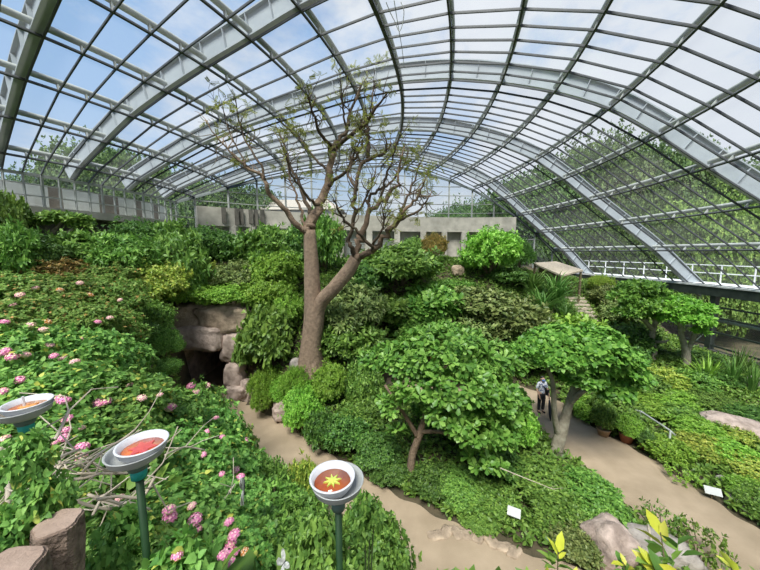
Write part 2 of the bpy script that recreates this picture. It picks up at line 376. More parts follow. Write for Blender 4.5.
def H(x, y, top=0.):
    # top: height used inside the tunnel corridor (0 = tunnel floor, else the soil over its roof)
    x = np.asarray(x, float); y = np.asarray(y, float)
    q = np.stack([x.ravel(), y.ravel()], 1)
    h = tps(np.linalg.norm(q[:, None] - CPTS[None, :, :2], axis=2)) @ _W[:_n] + _W[_n] + q @ _W[_n + 1:]
    h = np.clip(h.reshape(x.shape), 0.02, 6.9)
    pd = pathdist(x, y)
    s = np.clip((pd - .05) / .6, 0, 1); s = s * s * (3 - 2 * s)
    # the tunnel corridor drops straight down
    cor = (x > -10.2) & (x < -7.3) & (y > 14.0) & (y < 19.6)
    if top: cor = (x > -10.8) & (x < -5.7) & (y > 14.1) & (y < 19.6)
    return np.where(cor, np.maximum(top, h * s) if top else 0., h * s)

# ------------------------------------------------------------------ the glasshouse shell (a torus segment fitted to the photo)
CX, CY = -26.50, 19.07
RK = np.array([12.95,13.78,15.75,17.65,19.72,21.78,23.84,25.78,27.81,30.0,32.11,34.21,36.3,38.15,39.95,42.05,44.43,46.9])
ZK = np.array([3.33,3.82,4.68,5.44,6.02,6.49,6.89,7.28,7.50,7.43,7.09,6.56,5.75,4.60,3.28,1.79,.11,-2.0]) + EYE
TE = np.radians([6,9.5,12.5,14.8,16,16.6,17,17.1,17,16.8,16.4,15.9,15,13.9,13,12.8,13.2,13.5])
NK = len(RK); TH0 = math.radians(-52)
PITCHB = 2.385
def tor(r, z, th, dth=0):
    return np.array([CX + r * math.cos(th) - dth * math.sin(th), CY + r * math.sin(th) + dth * math.cos(th), z])
_t = np.stack([np.gradient(RK), np.gradient(ZK)], 1); _t = unit(_t)
NRM = np.stack([-_t[:, 1], _t[:, 0]], 1)
def kf(x): # profile at fractional purlin index
    i = np.arange(NK); return np.interp(x, i, RK), np.interp(x, i, ZK), np.interp(x, i, NRM[:, 0]), np.interp(x, i, NRM[:, 1])
_fine = []
_P = np.stack([RK, ZK], 1); _P = np.vstack([2 * _P[0] - _P[1], _P, 2 * _P[-1] - _P[-2]])
for i in range(1, NK):
    for t in np.linspace(0, 1, 4, endpoint=False):
        a, b, c, d = _P[i - 1:i + 3]
        _fine.append(.5 * (2 * b + (c - a) * t + (2 * a - 5 * b + 4 * c - d) * t * t + (3 * b - a - 3 * c + d) * t ** 3))
_fine.append(_P[NK]); PF = np.array(_fine); TF = unit(np.gradient(PF, axis=0)); NF = np.stack([-TF[:, 1], TF[:, 0]], 1)

def arc_th(r_idx, n=48, t1=None):
    return np.linspace(TH0, TE[r_idx] if t1 is None else t1, n)
roof_glass = MB()
ng = 36
G = []
for k in range(NK):
    G.append([tor(RK[k], ZK[k], th) for th in np.linspace(TH0, TE[k], ng)])
roof_glass.add(np.array(G).reshape(-1, 3), [(k * ng + j, k * ng + j + 1, (k + 1) * ng + j + 1, (k + 1) * ng + j) for k in range(NK - 1) for j in range(ng - 1)])
roof = roof_glass.build('roof', M['glass']); tag(roof, 'curved glass roof of the butterfly house on grey steel beams', 'roof', kind='structure')
# black purlin strips and grey pipes
for k in range(NK):
    ths = np.linspace(TH0, TE[k], 60)
    rr, zz, n = RK[k], ZK[k], NRM[k]
    w, d = (.065, .07) if k != 8 else (.13, .08)
    tg = _t[k]
    rings = []
    for th in ths:
        c = []
        for s1, s2 in ((-1, -1), (1, -1), (1, 1), (-1, 1)):
            c.append(tor(rr + tg[0] * s1 * w / 2 + n[0] * s2 * d / 2, zz + tg[1] * s1 * w / 2 + n[1] * s2 * d / 2, th))
        rings.append(c)
    MB().prism(rings).build('purlin', M['black'], roof)
    if 0 < k < NK - 1:
        off = .34
        MB().tube([tor(rr + n[0] * off, zz + n[1] * off, th) for th in ths], .1, 10).build('pipe', M['pipe'], roof, True)
# black glazing bars; right of the ninth purlin their number doubles
nbar = int((math.degrees(TE.max()) + 52) / PITCHB) * 2 + 4
for j in range(nbar):
    th = math.radians(-20.75 + (j - 28) * PITCHB / 2)
    if th < TH0 or th > TE.max(): continue
    full = j % 2 == 0
    pts = []
    xs = np.arange(0 if full else 8, NK - 1 + .01, .25)
    te = np.interp(xs, np.arange(NK), TE)
    ok = xs[te >= th]
    if len(ok) < 3: continue
    rings = []
    for x in ok:
        r, z, nr, nz = kf(x)
        rings.append([tor(r + nr * o, z + nz * o, th, s) for s, o in ((-.02, -.035), (.02, -.035), (.02, .035), (-.02, .035))])
    MB().prism(rings).build('glazing_bar', M['black'], roof)
# pipe brackets
mb = MB()
for k in range(1, NK - 1):
    for j in range(0, 28):
        th = math.radians(-20.75 + (j - 13) * PITCHB)
        if TH0 < th < TE[k]: mb.bar(tor(RK[k], ZK[k], th), tor(RK[k] + NRM[k][0] * .3, ZK[k] + NRM[k][1] * .3, th), .05, .09)
mb.build('bracket', M['pipe'], roof)
# big I-beams outside the glass
for bi, deg in enumerate((-41.5, -30.6, -20.7, -9.7, 1.2, 12.0)):
    th = math.radians(deg)
    ok = np.array([np.interp(p[0], RK, TE) >= th for p in PF])
    P2, N2, T2 = PF[ok], NF[ok], TF[ok]
    P2 = np.vstack([P2, P2[-1] + T2[-1] * 1.6]); N2 = np.vstack([N2, N2[-1]])
    mb = MB()
    for o0, o1, hw in ((.10, .15, .13), (.15, .84, .02), (.84, .89, .13)):
        mb.prism([[tor(p[0] + n[0] * o, p[1] + n[1] * o, th, s) for s, o in ((-hw, o0), (hw, o0), (hw, o1), (-hw, o1))] for p, n in zip(P2, N2)])
    b = mb.build('arched_beam', M['steel'], roof)
    mb = MB()
    for i in range(0, len(P2), 2):
        p, n = P2[i], N2[i]
        mb.bar(tor(p[0] + n[0] * .16, p[1] + n[1] * .16, th), tor(p[0] + n[0] * .83, p[1] + n[1] * .83, th), .26, .02, up=(0, 0, 1))
    mb.build('stiffener', M['steel'], b)
# left eave gallery -------------------------------------------------
thl = np.linspace(TH0, math.radians(7), 50)
wl = MB()
wl.strip([tor(12.95, 8.95, t) for t in thl], [tor(12.95, 10.33, t) for t in thl])
wall_left = wl.build('wall_left', M['glass_side']); tag(wall_left, 'curved gallery glazing above the concrete slab on the left', 'wall', kind='structure')
mb = MB().prism([[tor(r, z, t) for r, z in ((11.2, 8.6), (13.35, 8.6), (13.35, 8.95), (11.2, 8.95))] for t in thl])
mb.build('gallery_slab', M['concrete'], wall_left)
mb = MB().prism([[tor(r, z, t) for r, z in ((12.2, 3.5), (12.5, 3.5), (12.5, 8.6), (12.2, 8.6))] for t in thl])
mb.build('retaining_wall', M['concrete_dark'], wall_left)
for r, z, hh, nm in ((12.98, 9.42, .05, 'rail'), (12.98, 9.9, .04, 'rail'), (12.98, 10.3, .12, 'eave_beam')):
    MB().prism([[tor(r + a, z + b, t) for a, b in ((-.03, -hh / 2), (.03, -hh / 2), (.03, hh / 2), (-.03, hh / 2))] for t in thl]).build(nm, M['pipe'], wall_left)
for j in range(0, 26):
    th = math.radians(-20.75 + (j - 12) * PITCHB)
    if th < math.radians(7): MB().bar(tor(12.98, 8.95, th), tor(12.98, 10.33, th), .09 if j % 4 == 2 else .05, .07).build('post', M['pipe'], wall_left)
mb, mb2 = MB(), MB()
for j in range(0, 25):
    t0 = math.radians(-20.75 + (j - 12) * PITCHB); t1 = t0 + math.radians(PITCHB)
    (mb2 if j in (11, 15, 16, 19, 22) else mb).add([tor(11.9, 8.95, t0), tor(11.9, 8.95, t1), tor(11.9, 10.1, t1), tor(11.9, 10.1, t0), tor(11.8, 8.95, t0), tor(11.8, 8.95, t1), tor(11.8, 10.1, t1), tor(11.8, 10.1, t0)],
        [(0, 1, 2, 3), (7, 6, 5, 4), (0, 4, 5, 1), (1, 5, 6, 2), (2, 6, 7, 3), (3, 7, 4, 0)])
mb.build('back_panel', M['panel'], wall_left); mb2.build('brown_panel', M['panel_brown'], wall_left)['label'] = 'brown back panel'
# right wall below the eave ------------------------------------------
thr = np.linspace(TH0, TE[-1], 60)
wall_right = MB().strip([tor(46.95, .3, t) for t in thr], [tor(46.95, 4.4, t) for t in thr]).build('wall_right', M['glass_side'])
tag(wall_right, 'glazed wall under the dark eave beam along the right side', 'wall', kind='structure')
MB().prism([[tor(r, z, t) for r, z in ((46.75, 4.35), (47.25, 4.35), (47.25, 4.9), (46.75, 4.9))] for t in thr]).build('eave_beam', M['barg'], wall_right)
MB().prism([[tor(r, z, t) for r, z in ((46.7, 4.9), (48.9, 4.9), (48.9, 5.0), (46.7, 5.0))] for t in thr]).build('ledge', M['white'], wall_right)
for j in range(15):
    th = math.radians(-50 + j * 4.77 + 1.1)
    if th < TE[-1]: MB().bar(tor(47, .2, th), tor(47, 4.4, th), .3, .3).build('post', M['barg'], wall_right)
for z in (1.3, 2.15, 3.05, 3.7):
    MB().prism([[tor(46.95 + a, z + b, t) for a, b in ((-.04, -.05), (.04, -.05), (.04, .05), (-.04, .05))] for t in thr]).build('rail', M['barg'], wall_right)
MB().tube([tor(47.4, 2.85, t) for t in thr], .13, 10).build('pipe', M['white'], wall_right, True)
mb = MB()
for j in range(14):
    t0 = math.radians(-50 + j * 4.77 + 1.4)
    for q in (1.35, 2.2): mb.bar(tor(47.05, q, t0 + .012), tor(47.05, q + .8, t0), .04, .04)
mb.build('louvre_arm', M['white'], wall_right)
MB().prism([[tor(r, z, t) for r, z in ((46.8, -.3), (47.2, -.3), (47.2, 1.05), (46.8, 1.05))] for t in thr]).build('plinth', M['concrete_dark'], wall_right)
# railing on the ledge outside
rail = empty('railing', tor(48.6, 5, 0), 0, 'white pipe railing outside the glass on the right ledge', 'railing')
b0 = np.array(rail.location)
for z in (5.62, 6.15): MB().tube([tor(48.6, z, t) - b0 for t in thr], .035, 6).build('handrail', M['white'], rail)
for j in range(30):
    th = math.radians(-48 + j * 2.1)
    if th < TE[-1]: MB().tube([tor(48.6, 4.99, th) - b0, tor(48.6, 6.15, th) - b0], .04, 6).build('post', M['white'], rail)
# end wall -----------------------------------------------------------
EN = np.array([tor(RK[k], ZK[k], TE[k]) for k in range(NK)])
def endpt(x): return np.array([np.interp(x, np.arange(NK), EN[:, i]) for i in range(3)])
xs = np.linspace(0, NK - 1, 69)
wall_back = MB().strip([endpt(x) * (1, 1, 0) + (0, 0, 3.5) for x in xs], [endpt(x) for x in xs]).build('wall_back', M['glass_side'])
tag(wall_back, 'glazed end wall of the glasshouse under the dark arch', 'wall', kind='structure')
MB().prism([[endpt(x) + np.array(o) for o in ((-.05, -.16, -.14), (.05, -.16, -.14) , (.05, .1, .14), (-.05, .1, .14))] for x in xs]).build('end_arch', M['barg'], wall_back)
for k in range(1, NK - 1):
    p = EN[k]; MB().bar((p[0], p[1], 4), p, .1, .12).build('post', M['pipe'], wall_back)
for z in (8.2, 9.4, 10.6, 11.4, 12.2, 13.0, 13.8):
    ok = [endpt(x) * (1, 1, 0) + (0, 0, z) for x in xs if endpt(x)[2] >= z]
    if len(ok) > 2: MB().prism([[p + np.array(o) for o in ((0, -.05, -.03), (0, .05, -.03), (0, .05, .03), (0, -.05, .03))] for p in ok]).build('rail', M['pipe'], wall_back)
# concrete annex along the end wall
def endoff(x, o, z):
    p = endpt(x); q = endpt(min(x + .3, NK - 1)) - endpt(max(x - .3, 0)); n = np.array([q[1], -q[0]]); n /= np.linalg.norm(n)
    return np.array([p[0] + n[0] * o, p[1] + n[1] * o, z])
xf = np.linspace(1.0, 13.9, 46)
fas = MB().prism([[endoff(x, o, z) for o, z in ((.25, 8.85), (.75, 8.85), (.75, 10.15), (.25, 10.15))] for x in xf])
annex = empty('concrete_annex', endoff(6, 1, 5.5), 0, 'grey concrete annex with stained fascia under the glazed end wall', 'building')
ab = np.array(annex.location)
def rel(mb, b):
    mb.v = [v - b for v in mb.v]; return mb
rel(fas, ab).build('fascia', M['concrete'], annex)
rel(MB().prism([[endoff(x, o, z) for o, z in ((-.1, 4.8), (.2, 4.8), (.2, 8.85), (-.1, 8.85))] for x in xf]), ab).build('rear_wall', M['concrete'], annex)
for x in (2.1, 2.75, 3.6, 4.8, 6.1, 7.4, 8.6, 9.75, 10.7, 11.6, 12.4, 13.2):
    rel(MB().bar(endoff(x, .6, 4.8), endoff(x, .6, 8.85), .5, .5), ab).build('pillar', M['concrete'], annex)
for x0, x1 in ((3.0, 3.4), (3.9, 4.6), (6.4, 7.2), (7.6, 8.4)):
    mb = MB()
    for z in np.arange(6.0, 8.4, .16):
        mb.bar(endoff(x0, .28, z), endoff(x1, .28, z), .06, .11)
    rel(mb, ab).build('louvre_shutter', M['pipe'], annex)
for x in (1.75, 2.15, 2.3, 2.62, 2.8, 3.05): # dark water stains on the fascia
    rel(MB().bar(endoff(x, .765, 10.15), endoff(x, .765, 8.95 + .3 * (x % .7)), .55, .02, up=(0, -1, 0)), ab).build('stain', M['concrete_dark'], annex)

# ------------------------------------------------------------------ ground and paths
gx = np.arange(-20, 21.6, .3); gy = np.arange(-14, 30, .3)
XX, YY = np.meshgrid(gx, gy); ZZ = H(XX, YY)
rr = np.hypot(XX - CX, YY - CY); nx = len(gx)
mb = MB(); keepf = []
for i in range(len(gy) - 1):
    for j in range(nx - 1):
        if 12.2 < rr[i, j] < 46.9: keepf.append((i * nx + j, i * nx + j + 1, (i + 1) * nx + j + 1, (i + 1) * nx + j))
mb.add(np.stack([XX.ravel(), YY.ravel(), ZZ.ravel()], 1), keepf)
g = mb.build('ground', M['soil'], smooth=True); tag(g, 'dark planted soil of the terraced garden', 'ground', kind='structure')
for nm, Dn, lb in (('path', D1, 'sandy concrete path leading from the tunnel down to the right'), ('path', D2, 'sandy concrete path curving past the visitor behind the fig tree')):
    t = unit(np.gradient(Dn[:, :2], axis=0)); nn = np.stack([-t[:, 1], t[:, 0]], 1)
    wv = Dn[:, 2] + .06 * np.sin(np.arange(len(Dn)) * .9)
    zt = .035 if Dn is D1 else .045
    rings = []
    for q, n, w in zip(Dn, nn, wv):
        rings.append([(q[0] - n[0] * w, q[1] - n[1] * w, -.05), (q[0] + n[0] * w, q[1] + n[1] * w, -.05), (q[0] + n[0] * w, q[1] + n[1] * w, zt), (q[0] - n[0] * w, q[1] - n[1] * w, zt)])
    tag(MB().prism(rings).build(nm, M['path']), lb, 'path', kind='structure')
og = MB().add([(-200, -150, -1.2), (200, -150, -1.2), (200, 260, -1.2), (-200, 260, -1.2)], [(0, 1, 2, 3)]).build('ground_outside', M['soil'])
tag(og, 'ground outside the glasshouse', 'ground', kind='structure')
rng = np.random.default_rng(3)
pts = rng.uniform((-13, 1), (20, 26), (46000, 2))
rr = np.hypot(pts[:, 0] - CX, pts[:, 1] - CY); pd = pathdist(pts[:, 0], pts[:, 1])
ok = (rr > 13) & (rr < 46.5) & (pd > .12) & ~((pts[:, 0] > -10.4) & (pts[:, 0] < -7.1) & (pts[:, 1] > 13.6) & (pts[:, 1] < 19.8))
pts = pts[ok]; P3 = np.column_stack([pts, H(pts[:, 0], pts[:, 1]) + rng.uniform(.02, .3, len(pts))])
me = leaf_mesh('groundcover', *shoot_leaves(rng, P3, unit(rng.normal(0, .5, P3.shape) + (0, 0, 1)), 5, .17, .085, jit=.5), 'oval')
o = link('groundcover', me, M['mid']); tag(o, 'low green groundcover leaves spreading over the beds', 'groundcover', kind='stuff')

# ================================================================== THINGS
def rock_bm(size, seed, sub=4, box=.6, amp=.16, freq=1.6):
    bm = bmesh.new(); bmesh.ops.create_icosphere(bm, subdivisions=sub, radius=1)
    off = Vector((seed * 3.7, seed * 1.3, seed * 7.1))
    V = []
    for v in bm.verts:
        p = v.co.normalized()
        q = Vector([math.copysign(abs(c) ** box, c) for c in p])
        n = mnoise.fractal(q * freq + off, .9, 2.1, 4) * amp + mnoise.noise(q * freq * .6 + off) * amp
        cr = abs(mnoise.noise(q * freq * 2.2 - off)); n -= amp * .8 * max(0, .12 - cr) * 5
        q = q * (1 + n); V.append((q.x * size[0] / 2, q.y * size[1] / 2, q.z * size[2] / 2))
    F_ = [tuple(v.index for v in f.verts) for f in bm.faces]; bm.free()
    return V, F_
def rock_obj(name, loc, size, seed, mat, parent=None, rz=0, **kw):
    V, F_ = rock_bm(size, seed, **kw)
    me = MB().add(V, F_).mesh(name, True)
    o = link(name, me, M[mat], parent, loc); o.rotation_euler = (0, 0, rz); return o

# --- rock tunnel
tn = empty('rock_tunnel', (-8.4, 14.0, 0), 0, 'rough pinkish rock tunnel mouth with dark opening below the hedge', 'tunnel')
def tr(name, c, s, seed, mat='rock', **kw): return rock_obj(name, (c[0] + 8.4, c[1] - 14.0, c[2]), s, seed, M and mat, tn, **kw)
tr('lintel_boulder', (-8.55, 14.05, 2.98), (2.6, 1.3, 1.2), 1, box=.45)
tr('shoulder_boulder', (-6.95, 14.25, 2.55), (1.25, 1.4, 1.75), 2, box=.5)
tr('jamb_boulder', (-6.95, 14.1, 1.15), (1.0, 1.3, 1.3), 3, box=.5)
tr('jamb_boulder', (-6.8, 14.0, .3), (1.2, 1.5, 1.0), 4, box=.5)
tr('jamb_boulder', (-6.0, 13.8, .45), (1.2, 1.0, 1.2), 14, box=.5)
tr('side_boulder', (-10.3, 14.3, 2.7), (1.6, 1.5, 2.3), 5, 'rock_tan', box=.55)
tr('side_boulder', (-10.6, 14.1, .9), (1.5, 1.6, 2.4), 6, 'rock_tan', box=.55)
tr('top_boulder', (-7.4, 14.35, 3.85), (2.6, 1.6, 1.4), 7, 'rock_tan', box=.5)
tr('top_boulder', (-9.6, 14.4, 3.9), (2.7, 1.6, 1.4), 8, 'rock_tan', box=.5)
tr('top_boulder', (-6.4, 15.0, 3.5), (1.4, 1.5, 1.5), 9, 'rock', box=.5)
mb = MB()
mb.box((-2.0, 3.1, 1.25), (.9, 5.0, 2.5)).box((1.05, 3.1, 1.25), (.9, 5.0, 2.5)).box((-.35, 3.3, 3.4), (4.2, 4.6, 2.1)).box((-.35, 5.5, 1.25), (3.5, .4, 2.5))
mb.build('lining', M['rock'], tn)

# --- trees traced as limbs in space
def limb(pts, n=4):
    """smooth a list of (x,y,z,r)"""
    P = np.array(pts, float); P = np.vstack([2 * P[0] - P[1], P, 2 * P[-1] - P[-2]]); out = []
    for i in range(1, len(P) - 2):
        for t in np.linspace(0, 1, n, endpoint=False):
            a, b, c, d = P[i - 1:i + 3]
            out.append(.5 * (2 * b + (c - a) * t + (2 * a - 5 * b + 4 * c - d) * t * t + (3 * b - a - 3 * c + d) * t ** 3))
    out.append(P[-2]); out = np.array(out); out[:, 3] = np.maximum(out[:, 3], .006); return out
def px_limb(pts, base):
    """pts: (px, py, Y, width_px) -> (x,y,z,r) relative to base"""
    o = []
    for px, py, Y, w in pts:
        p = at(px, py, Y=Y); d = p[1] * CP - (p[2] - EYE) * SP
        o.append((*(p - base), w / 2 / F_PX * d))
    return limb(o)
TB = at(312, 370, Y=12.5); TB[2] = float(H(TB[0], TB[1])) - .05
tree = empty('bare_tree', TB, 0, 'tall sparse tree with two tan trunks and twisting bare branches', 'tree')
Y0 = 12.5
trunk = px_limb([(312, 376, Y0, 30), (311, 362, Y0, 24), (312, 340, Y0, 20), (314, 318, Y0, 20), (312.5, 300, Y0, 17), (311.5, 270, Y0, 14.5), (311, 250, Y0, 13.5), (310, 230, Y0, 11)], TB)
mb = MB(); mb.tube(trunk[:, :3], trunk[:, 3], 14, wob=.07)
for a, l in ((2.6, .9), (3.9, 1.0), (5.2, 1.1), (.3, .9), (1.3, .7)):    # buttress roots
    c, s = math.cos(a), math.sin(a)
    mb.tube([(c * .2, s * .2, 1.0), (c * .4, s * .4, .45), (c * l, s * l, -.05 + float(H(TB[0] + c * l, TB[1] + s * l)) - TB[2])], [.14, .15, .07], 8)
mb.build('trunk', M['bark'], tree, True)
t2 = px_limb([(315, 325, Y0, 14), (320, 303, Y0 - .1, 14), (334, 288, Y0 - .3, 14), (350, 269, Y0 - .5, 13), (356, 258, Y0 - .6, 12)], TB)
MB().tube(t2[:, :3], t2[:, 3], 12, wob=.05).build('trunk', M['bark'], tree, True)
BR = [  # px, py, depth offset, width px
 [(310,231,0,10),(303,228,-.1,7),(291,216,-.3,6.2),(273,198,-.7,5.5),(264,178,-1.0,4.5),(245,167,-1.3,3.2),(231,153,-1.6,2.4),(216,136,-1.9,1.8),(205,120,-2.1,1.2)],
 [(265,180,-1,3.5),(258,160,-.8,2.8),(246,142,-.5,2.2),(238,118,-.2,1.8),(235,97,0,1)],
 [(251,169,-1.2,2.4),(238,150,-.9,1.8),(228,128,-.4,1.4),(222,104,.1,.9)],
 [(310,228,0,11),(313,218,.1,10.5),(320,206,.2,9.5),(326,184,.3,8.5),(332,163,.4,7.5),(332,148,.5,7)],
 [(331,150,.5,6),(328,143,.3,4.5),(318,128,-.2,3.8),(312,109,-.6,2.8),(308,98,-.9,1.8)],
 [(332,148,.5,6),(338,138,.6,5.5),(347,130,.8,4.8),(349,114,1.1,3.8),(355,101,1.3,2.8),(360,88,1.5,2),(367,77,1.6,1.2)],
 [(347,130,.8,3.2),(344,117,.6,2.6),(342,100,.4,2),(341,88,.2,1.2)],
 [(333,152,.4,6),(347,139,.1,5.2),(365,125,-.3,4.4),(377,107,-.8,3),(387,92,-1.1,1.6)],
 [(366,124,-.3,3),(373,110,0,2.4),(372,96,.4,1.6),(376,84,.6,1)],
 [(368,158,-.6,5),(368,140,-.5,4.6),(367,132,-.4,4),(369,118,-.2,3)],
 [(314,217,.1,6),(304,197,.5,4.6),(297,180,.8,3.8),(290,164,1.1,3.2),(284,145,1.4,2.5),(277,127,1.7,1.5)],
 [(319,206,.2,4.6),(310,200,-.3,3.6),(298,184,-.7,3),(291,174,-.9,2.6),(285,155,-1.2,2),(279,139,-1.4,1.2)],
 [(329,172,.4,4),(316,160,.9,3),(306,146,1.2,2.4),(297,136,1.4,1.9),(286,126,1.6,1.1)],
 [(305,229,0,4),(301,212,.6,3.4),(296,196,1.0,2.6),(290,178,1.4,1.9),(288,160,1.6,1.2)],
 [(355,259,-.6,9),(358,245,-.4,8),(363,233,-.2,7.5),(370,211,.1,6),(388,196,.5,5),(397,184,.7,3.6),(399,168,.9,2.6),(405,146,1.1,1.4)],
 [(354,260,-.6,6.5),(351,248,-.8,5.6),(350,237,-.9,5),(354,212,-1.1,5.2),(356,184,-1.2,4.6),(364,162,-1.1,4.6),(380,154,-1.2,4),(388,150,-1.4,3),(391,143,-1.5,1.6)],
 [(356,257,-.6,10),(364,255,-.8,8.2),(374,250,-1,7.5),(386,236,-1.2,7),(397,221,-1.4,5.6),(410,204,-1.7,3.8),(419,193,-1.9,3),(425,180,-2.1,1.6)],
 [(374,249,-1,5),(364,239,-1.3,4),(356,230,-1.5,3.6),(345,221,-1.7,3.1),(338,209,-1.9,2.4),(333,198,-2,1.4)],
 [(372,246,-1,3.5),(381,234,-1.5,2.8),(384,221,-1.7,2.4),(382,207,-1.9,1.4)],
 [(370,212,.1,4.6),(368,200,.5,4),(378,190,.9,3.6),(390,184,1.2,3),(404,165,1.6,2.2),(408,150,1.8,1.2)],
 [(357,190,-1.2,4.2),(348,176,-.9,3),(352,162,-.6,3),(356,148,-.4,2.4),(362,140,-.2,1.4)],
 [(390,231,-1.2,4.4),(402,210,-.8,3.4),(412,186,-.5,2.6),(420,164,-.2,1.4)],
 [(397,221,-1.4,3.6),(414,213,-1.1,3),(425,203,-.9,2.2),(432,192,-.7,1.2)],
 [(380,200,.3,3.6),(386,176,.1,3),(392,160,-.2,2.2),(397,141,-.4,1.2)],
 [(355,215,-1.1,3.4),(362,205,-1.4,2.6),(371,188,-1.6,2.2),(376,168,-1.7,1.4)],
 [(326,186,.3,5),(340,176,0,4.4),(352,164,-.4,3.8),(360,150,-.7,3),(363,143,-.8,2)],
]
rngb = np.random.default_rng(77); TIP, TIPD = [], []
for i, br in enumerate(BR):
    q = px_limb([(a, b, Y0 + c, w * (1.05 - .05 * k if i in (0, 3) and k < 6 else .8)) for k, (a, b, c, w) in enumerate(br)], TB)
    k = len(q); jog = rngb.normal(0, 1, (k, 3)) * np.minimum(q[:, 3:4] * .55, .05); jog[0] = 0
    q[:, :3] += jog
    mb = MB(); mb.tube(q[:, :3], q[:, 3], 8)
    # twigs
    ntw = 15
    for _ in range(ntw):
        j = int(rngb.integers(int(k * .42), k)); p = q[j, :3].copy(); r = min(q[j, 3] * .6, .024)
        d = unit(q[min(j + 1, k - 1), :3] - q[max(j - 1, 0), :3] + rngb.normal(0, .75, 3) + (0, 0, .35)); pts = [p]
        for s in range(4):
            p = p + d * rngb.uniform(.12, .32); d = unit(d + rngb.normal(0, .5, 3) + (0, 0, .22)); pts.append(p)
        mb.tube(pts, np.linspace(r, .006, 5), 5, caps=False); TIP.append(pts[-1]); TIPD.append(d); TIP.append(pts[3]); TIPD.append(d)
    TIP.append(q[-1, :3]); TIPD.append(q[-1, :3] - q[-3, :3])
    mb.build('branch', M['bark'] if i in (0, 3) else M['bark_mid'] if i in (13, 14, 16) else M['bark_dark'], tree, True)
TIP, TIPD = np.array(TIP), np.array(TIPD)
sel = rngb.random(len(TIP)) < .2
p, d = TIP[sel], TIPD[sel]
extra = at(300, 103, Y=11.9) - TB   # bright leafy tuft on the left top and a few more
tuft = np.concatenate([rngb.normal(c, (.28, .3, .16), (m, 3)) for c, m in ((extra, 10), (at(288, 130, Y=12) - TB, 9), (at(296, 128, Y=12.2) - TB, 7), (at(358, 117, Y=13.2) - TB, 10), (at(318, 150, Y=12.6) - TB, 6), (at(352, 146, Y=12.4) - TB, 6), (at(415, 150, Y=12.4) - TB, 8), (at(225, 110, Y=11) - TB, 8), (at(345, 70, Y=13.6) - TB, 8), (at(385, 62, Y=13.4) - TB, 6), (at(330, 178, Y=12.5) - TB, 5), (at(400, 215, Y=11.2) - TB, 8), (at(372, 205, Y=12) - TB, 6), (at(425, 175, Y=11.2) - TB, 6))])
p = np.concatenate([p, tuft]); d = np.concatenate([d, rngb.normal(0, 1, tuft.shape)])
a = shoot_leaves(rngb, p, unit(d), 4, .26, .05, spread=(.4, 1.5), back=.1, droop=.3, jit=.5)
# each frond: several leaflets along it
fp, fd, fn, fl = a[0], unit(a[1]), a[2], a[3]
sd = unit(np.cross(fn, fd)); Pq, Dq, Nq = [], [], []
for s in np.linspace(.15, 1, 6):
    for sg in (-1, 1):
        Pq.append(fp + fd * (fl * s)[:, None]); Dq.append(fd * .6 + sd * sg); Nq.append(fn)
n6 = len(Pq)
link('leaves', leaf_mesh('leaves', np.concatenate(Pq), np.concatenate(Dq), np.concatenate(Nq), .08, .03, 'lance'), M['feather'], tree)

def leafy_tree(name, base, limbs, blobs, nshoot, k, L, W, shape, mat, bark, label, cat='tree', seed=1, zmin=-.35, up=.6, droop=.15, group=None, inner=.4, spread=(.9, 1.45)):
    """limbs: list of px limbs; blobs: (px,py,Y,r_px,rz_ratio)"""
    t = empty(name, base, 0, label, cat, group)
    for i, l in enumerate(limbs):
        q = px_limb(l, base); MB().tube(q[:, :3], q[:, 3], 10, wob=.05).build('trunk' if i == 0 else 'branch', M[bark], t, True)
    rng = np.random.default_rng(seed); B = []
    for px, py, Y, rp, rz in blobs:
        p = at(px, py, Y=Y); dd = p[1] * CP - (p[2] - EYE) * SP; r = rp / F_PX * dd
        B.append((*(p - base), r, r * rz))
    p, d = blob_points(rng, B, nshoot, zmin=zmin); p2, d2 = blob_points(rng, B, int(nshoot * inner), shell=(.45, .85), zmin=-.6, deep=.4)
    p = np.concatenate([p, p2]); d = np.concatenate([d, d2])
    D = unit(d + (0, 0, up) + rng.normal(0, .3, d.shape))
    link('leaves', leaf_mesh('leaves', *shoot_leaves(rng, p, D, k, L, W, spread=spread, droop=droop), shape), M[mat], t)
    return t
def gbase(px, py, Y):
    p = at(px, py, Y=Y); p[2] = float(H(p[0], p[1])) - .05; return p
FB = gbase(556, 462, 9.4)
leafy_tree('fig_tree', FB, [
 [(555,470,9.4,13),(556,452,9.4,12),(561,432,9.4,11),(566,415,9.4,8.5),(571,398,9.4,7.5),(578,380,9.4,6)],
 [(559,436,9.4,7),(555,418,9.3,5.2),(553.5,398,9.2,4.8),(552,380,9.2,4.2),(546,365,9.2,3)],
 [(569,404,9.4,6),(580,393,9.2,5.5),(591,386,9.1,5),(604,372,9,4)],
 [(573,395,9.5,5),(585,375,9.9,4),(600,358,10.2,3)]],
 [(575,358,9.4,34,.6),(545,347,9.3,26,.5),(605,360,9.3,30,.6),(526,350,9.2,16,.5),(625,374,9.2,20,.6),(560,340,9.6,26,.55),(592,340,9.6,26,.55),(584,376,9.0,22,.5),(610,388,9.1,20,.6),(600,350,8.8,26,.5),(556,358,8.8,22,.5)],
 1500, 6, .17, .125, 'heart', 'fig', 'bark_grey', 'broad crowned fig tree with forked grey trunk on the island bed', seed=4)
BB = gbase(410, 478, 8.7)
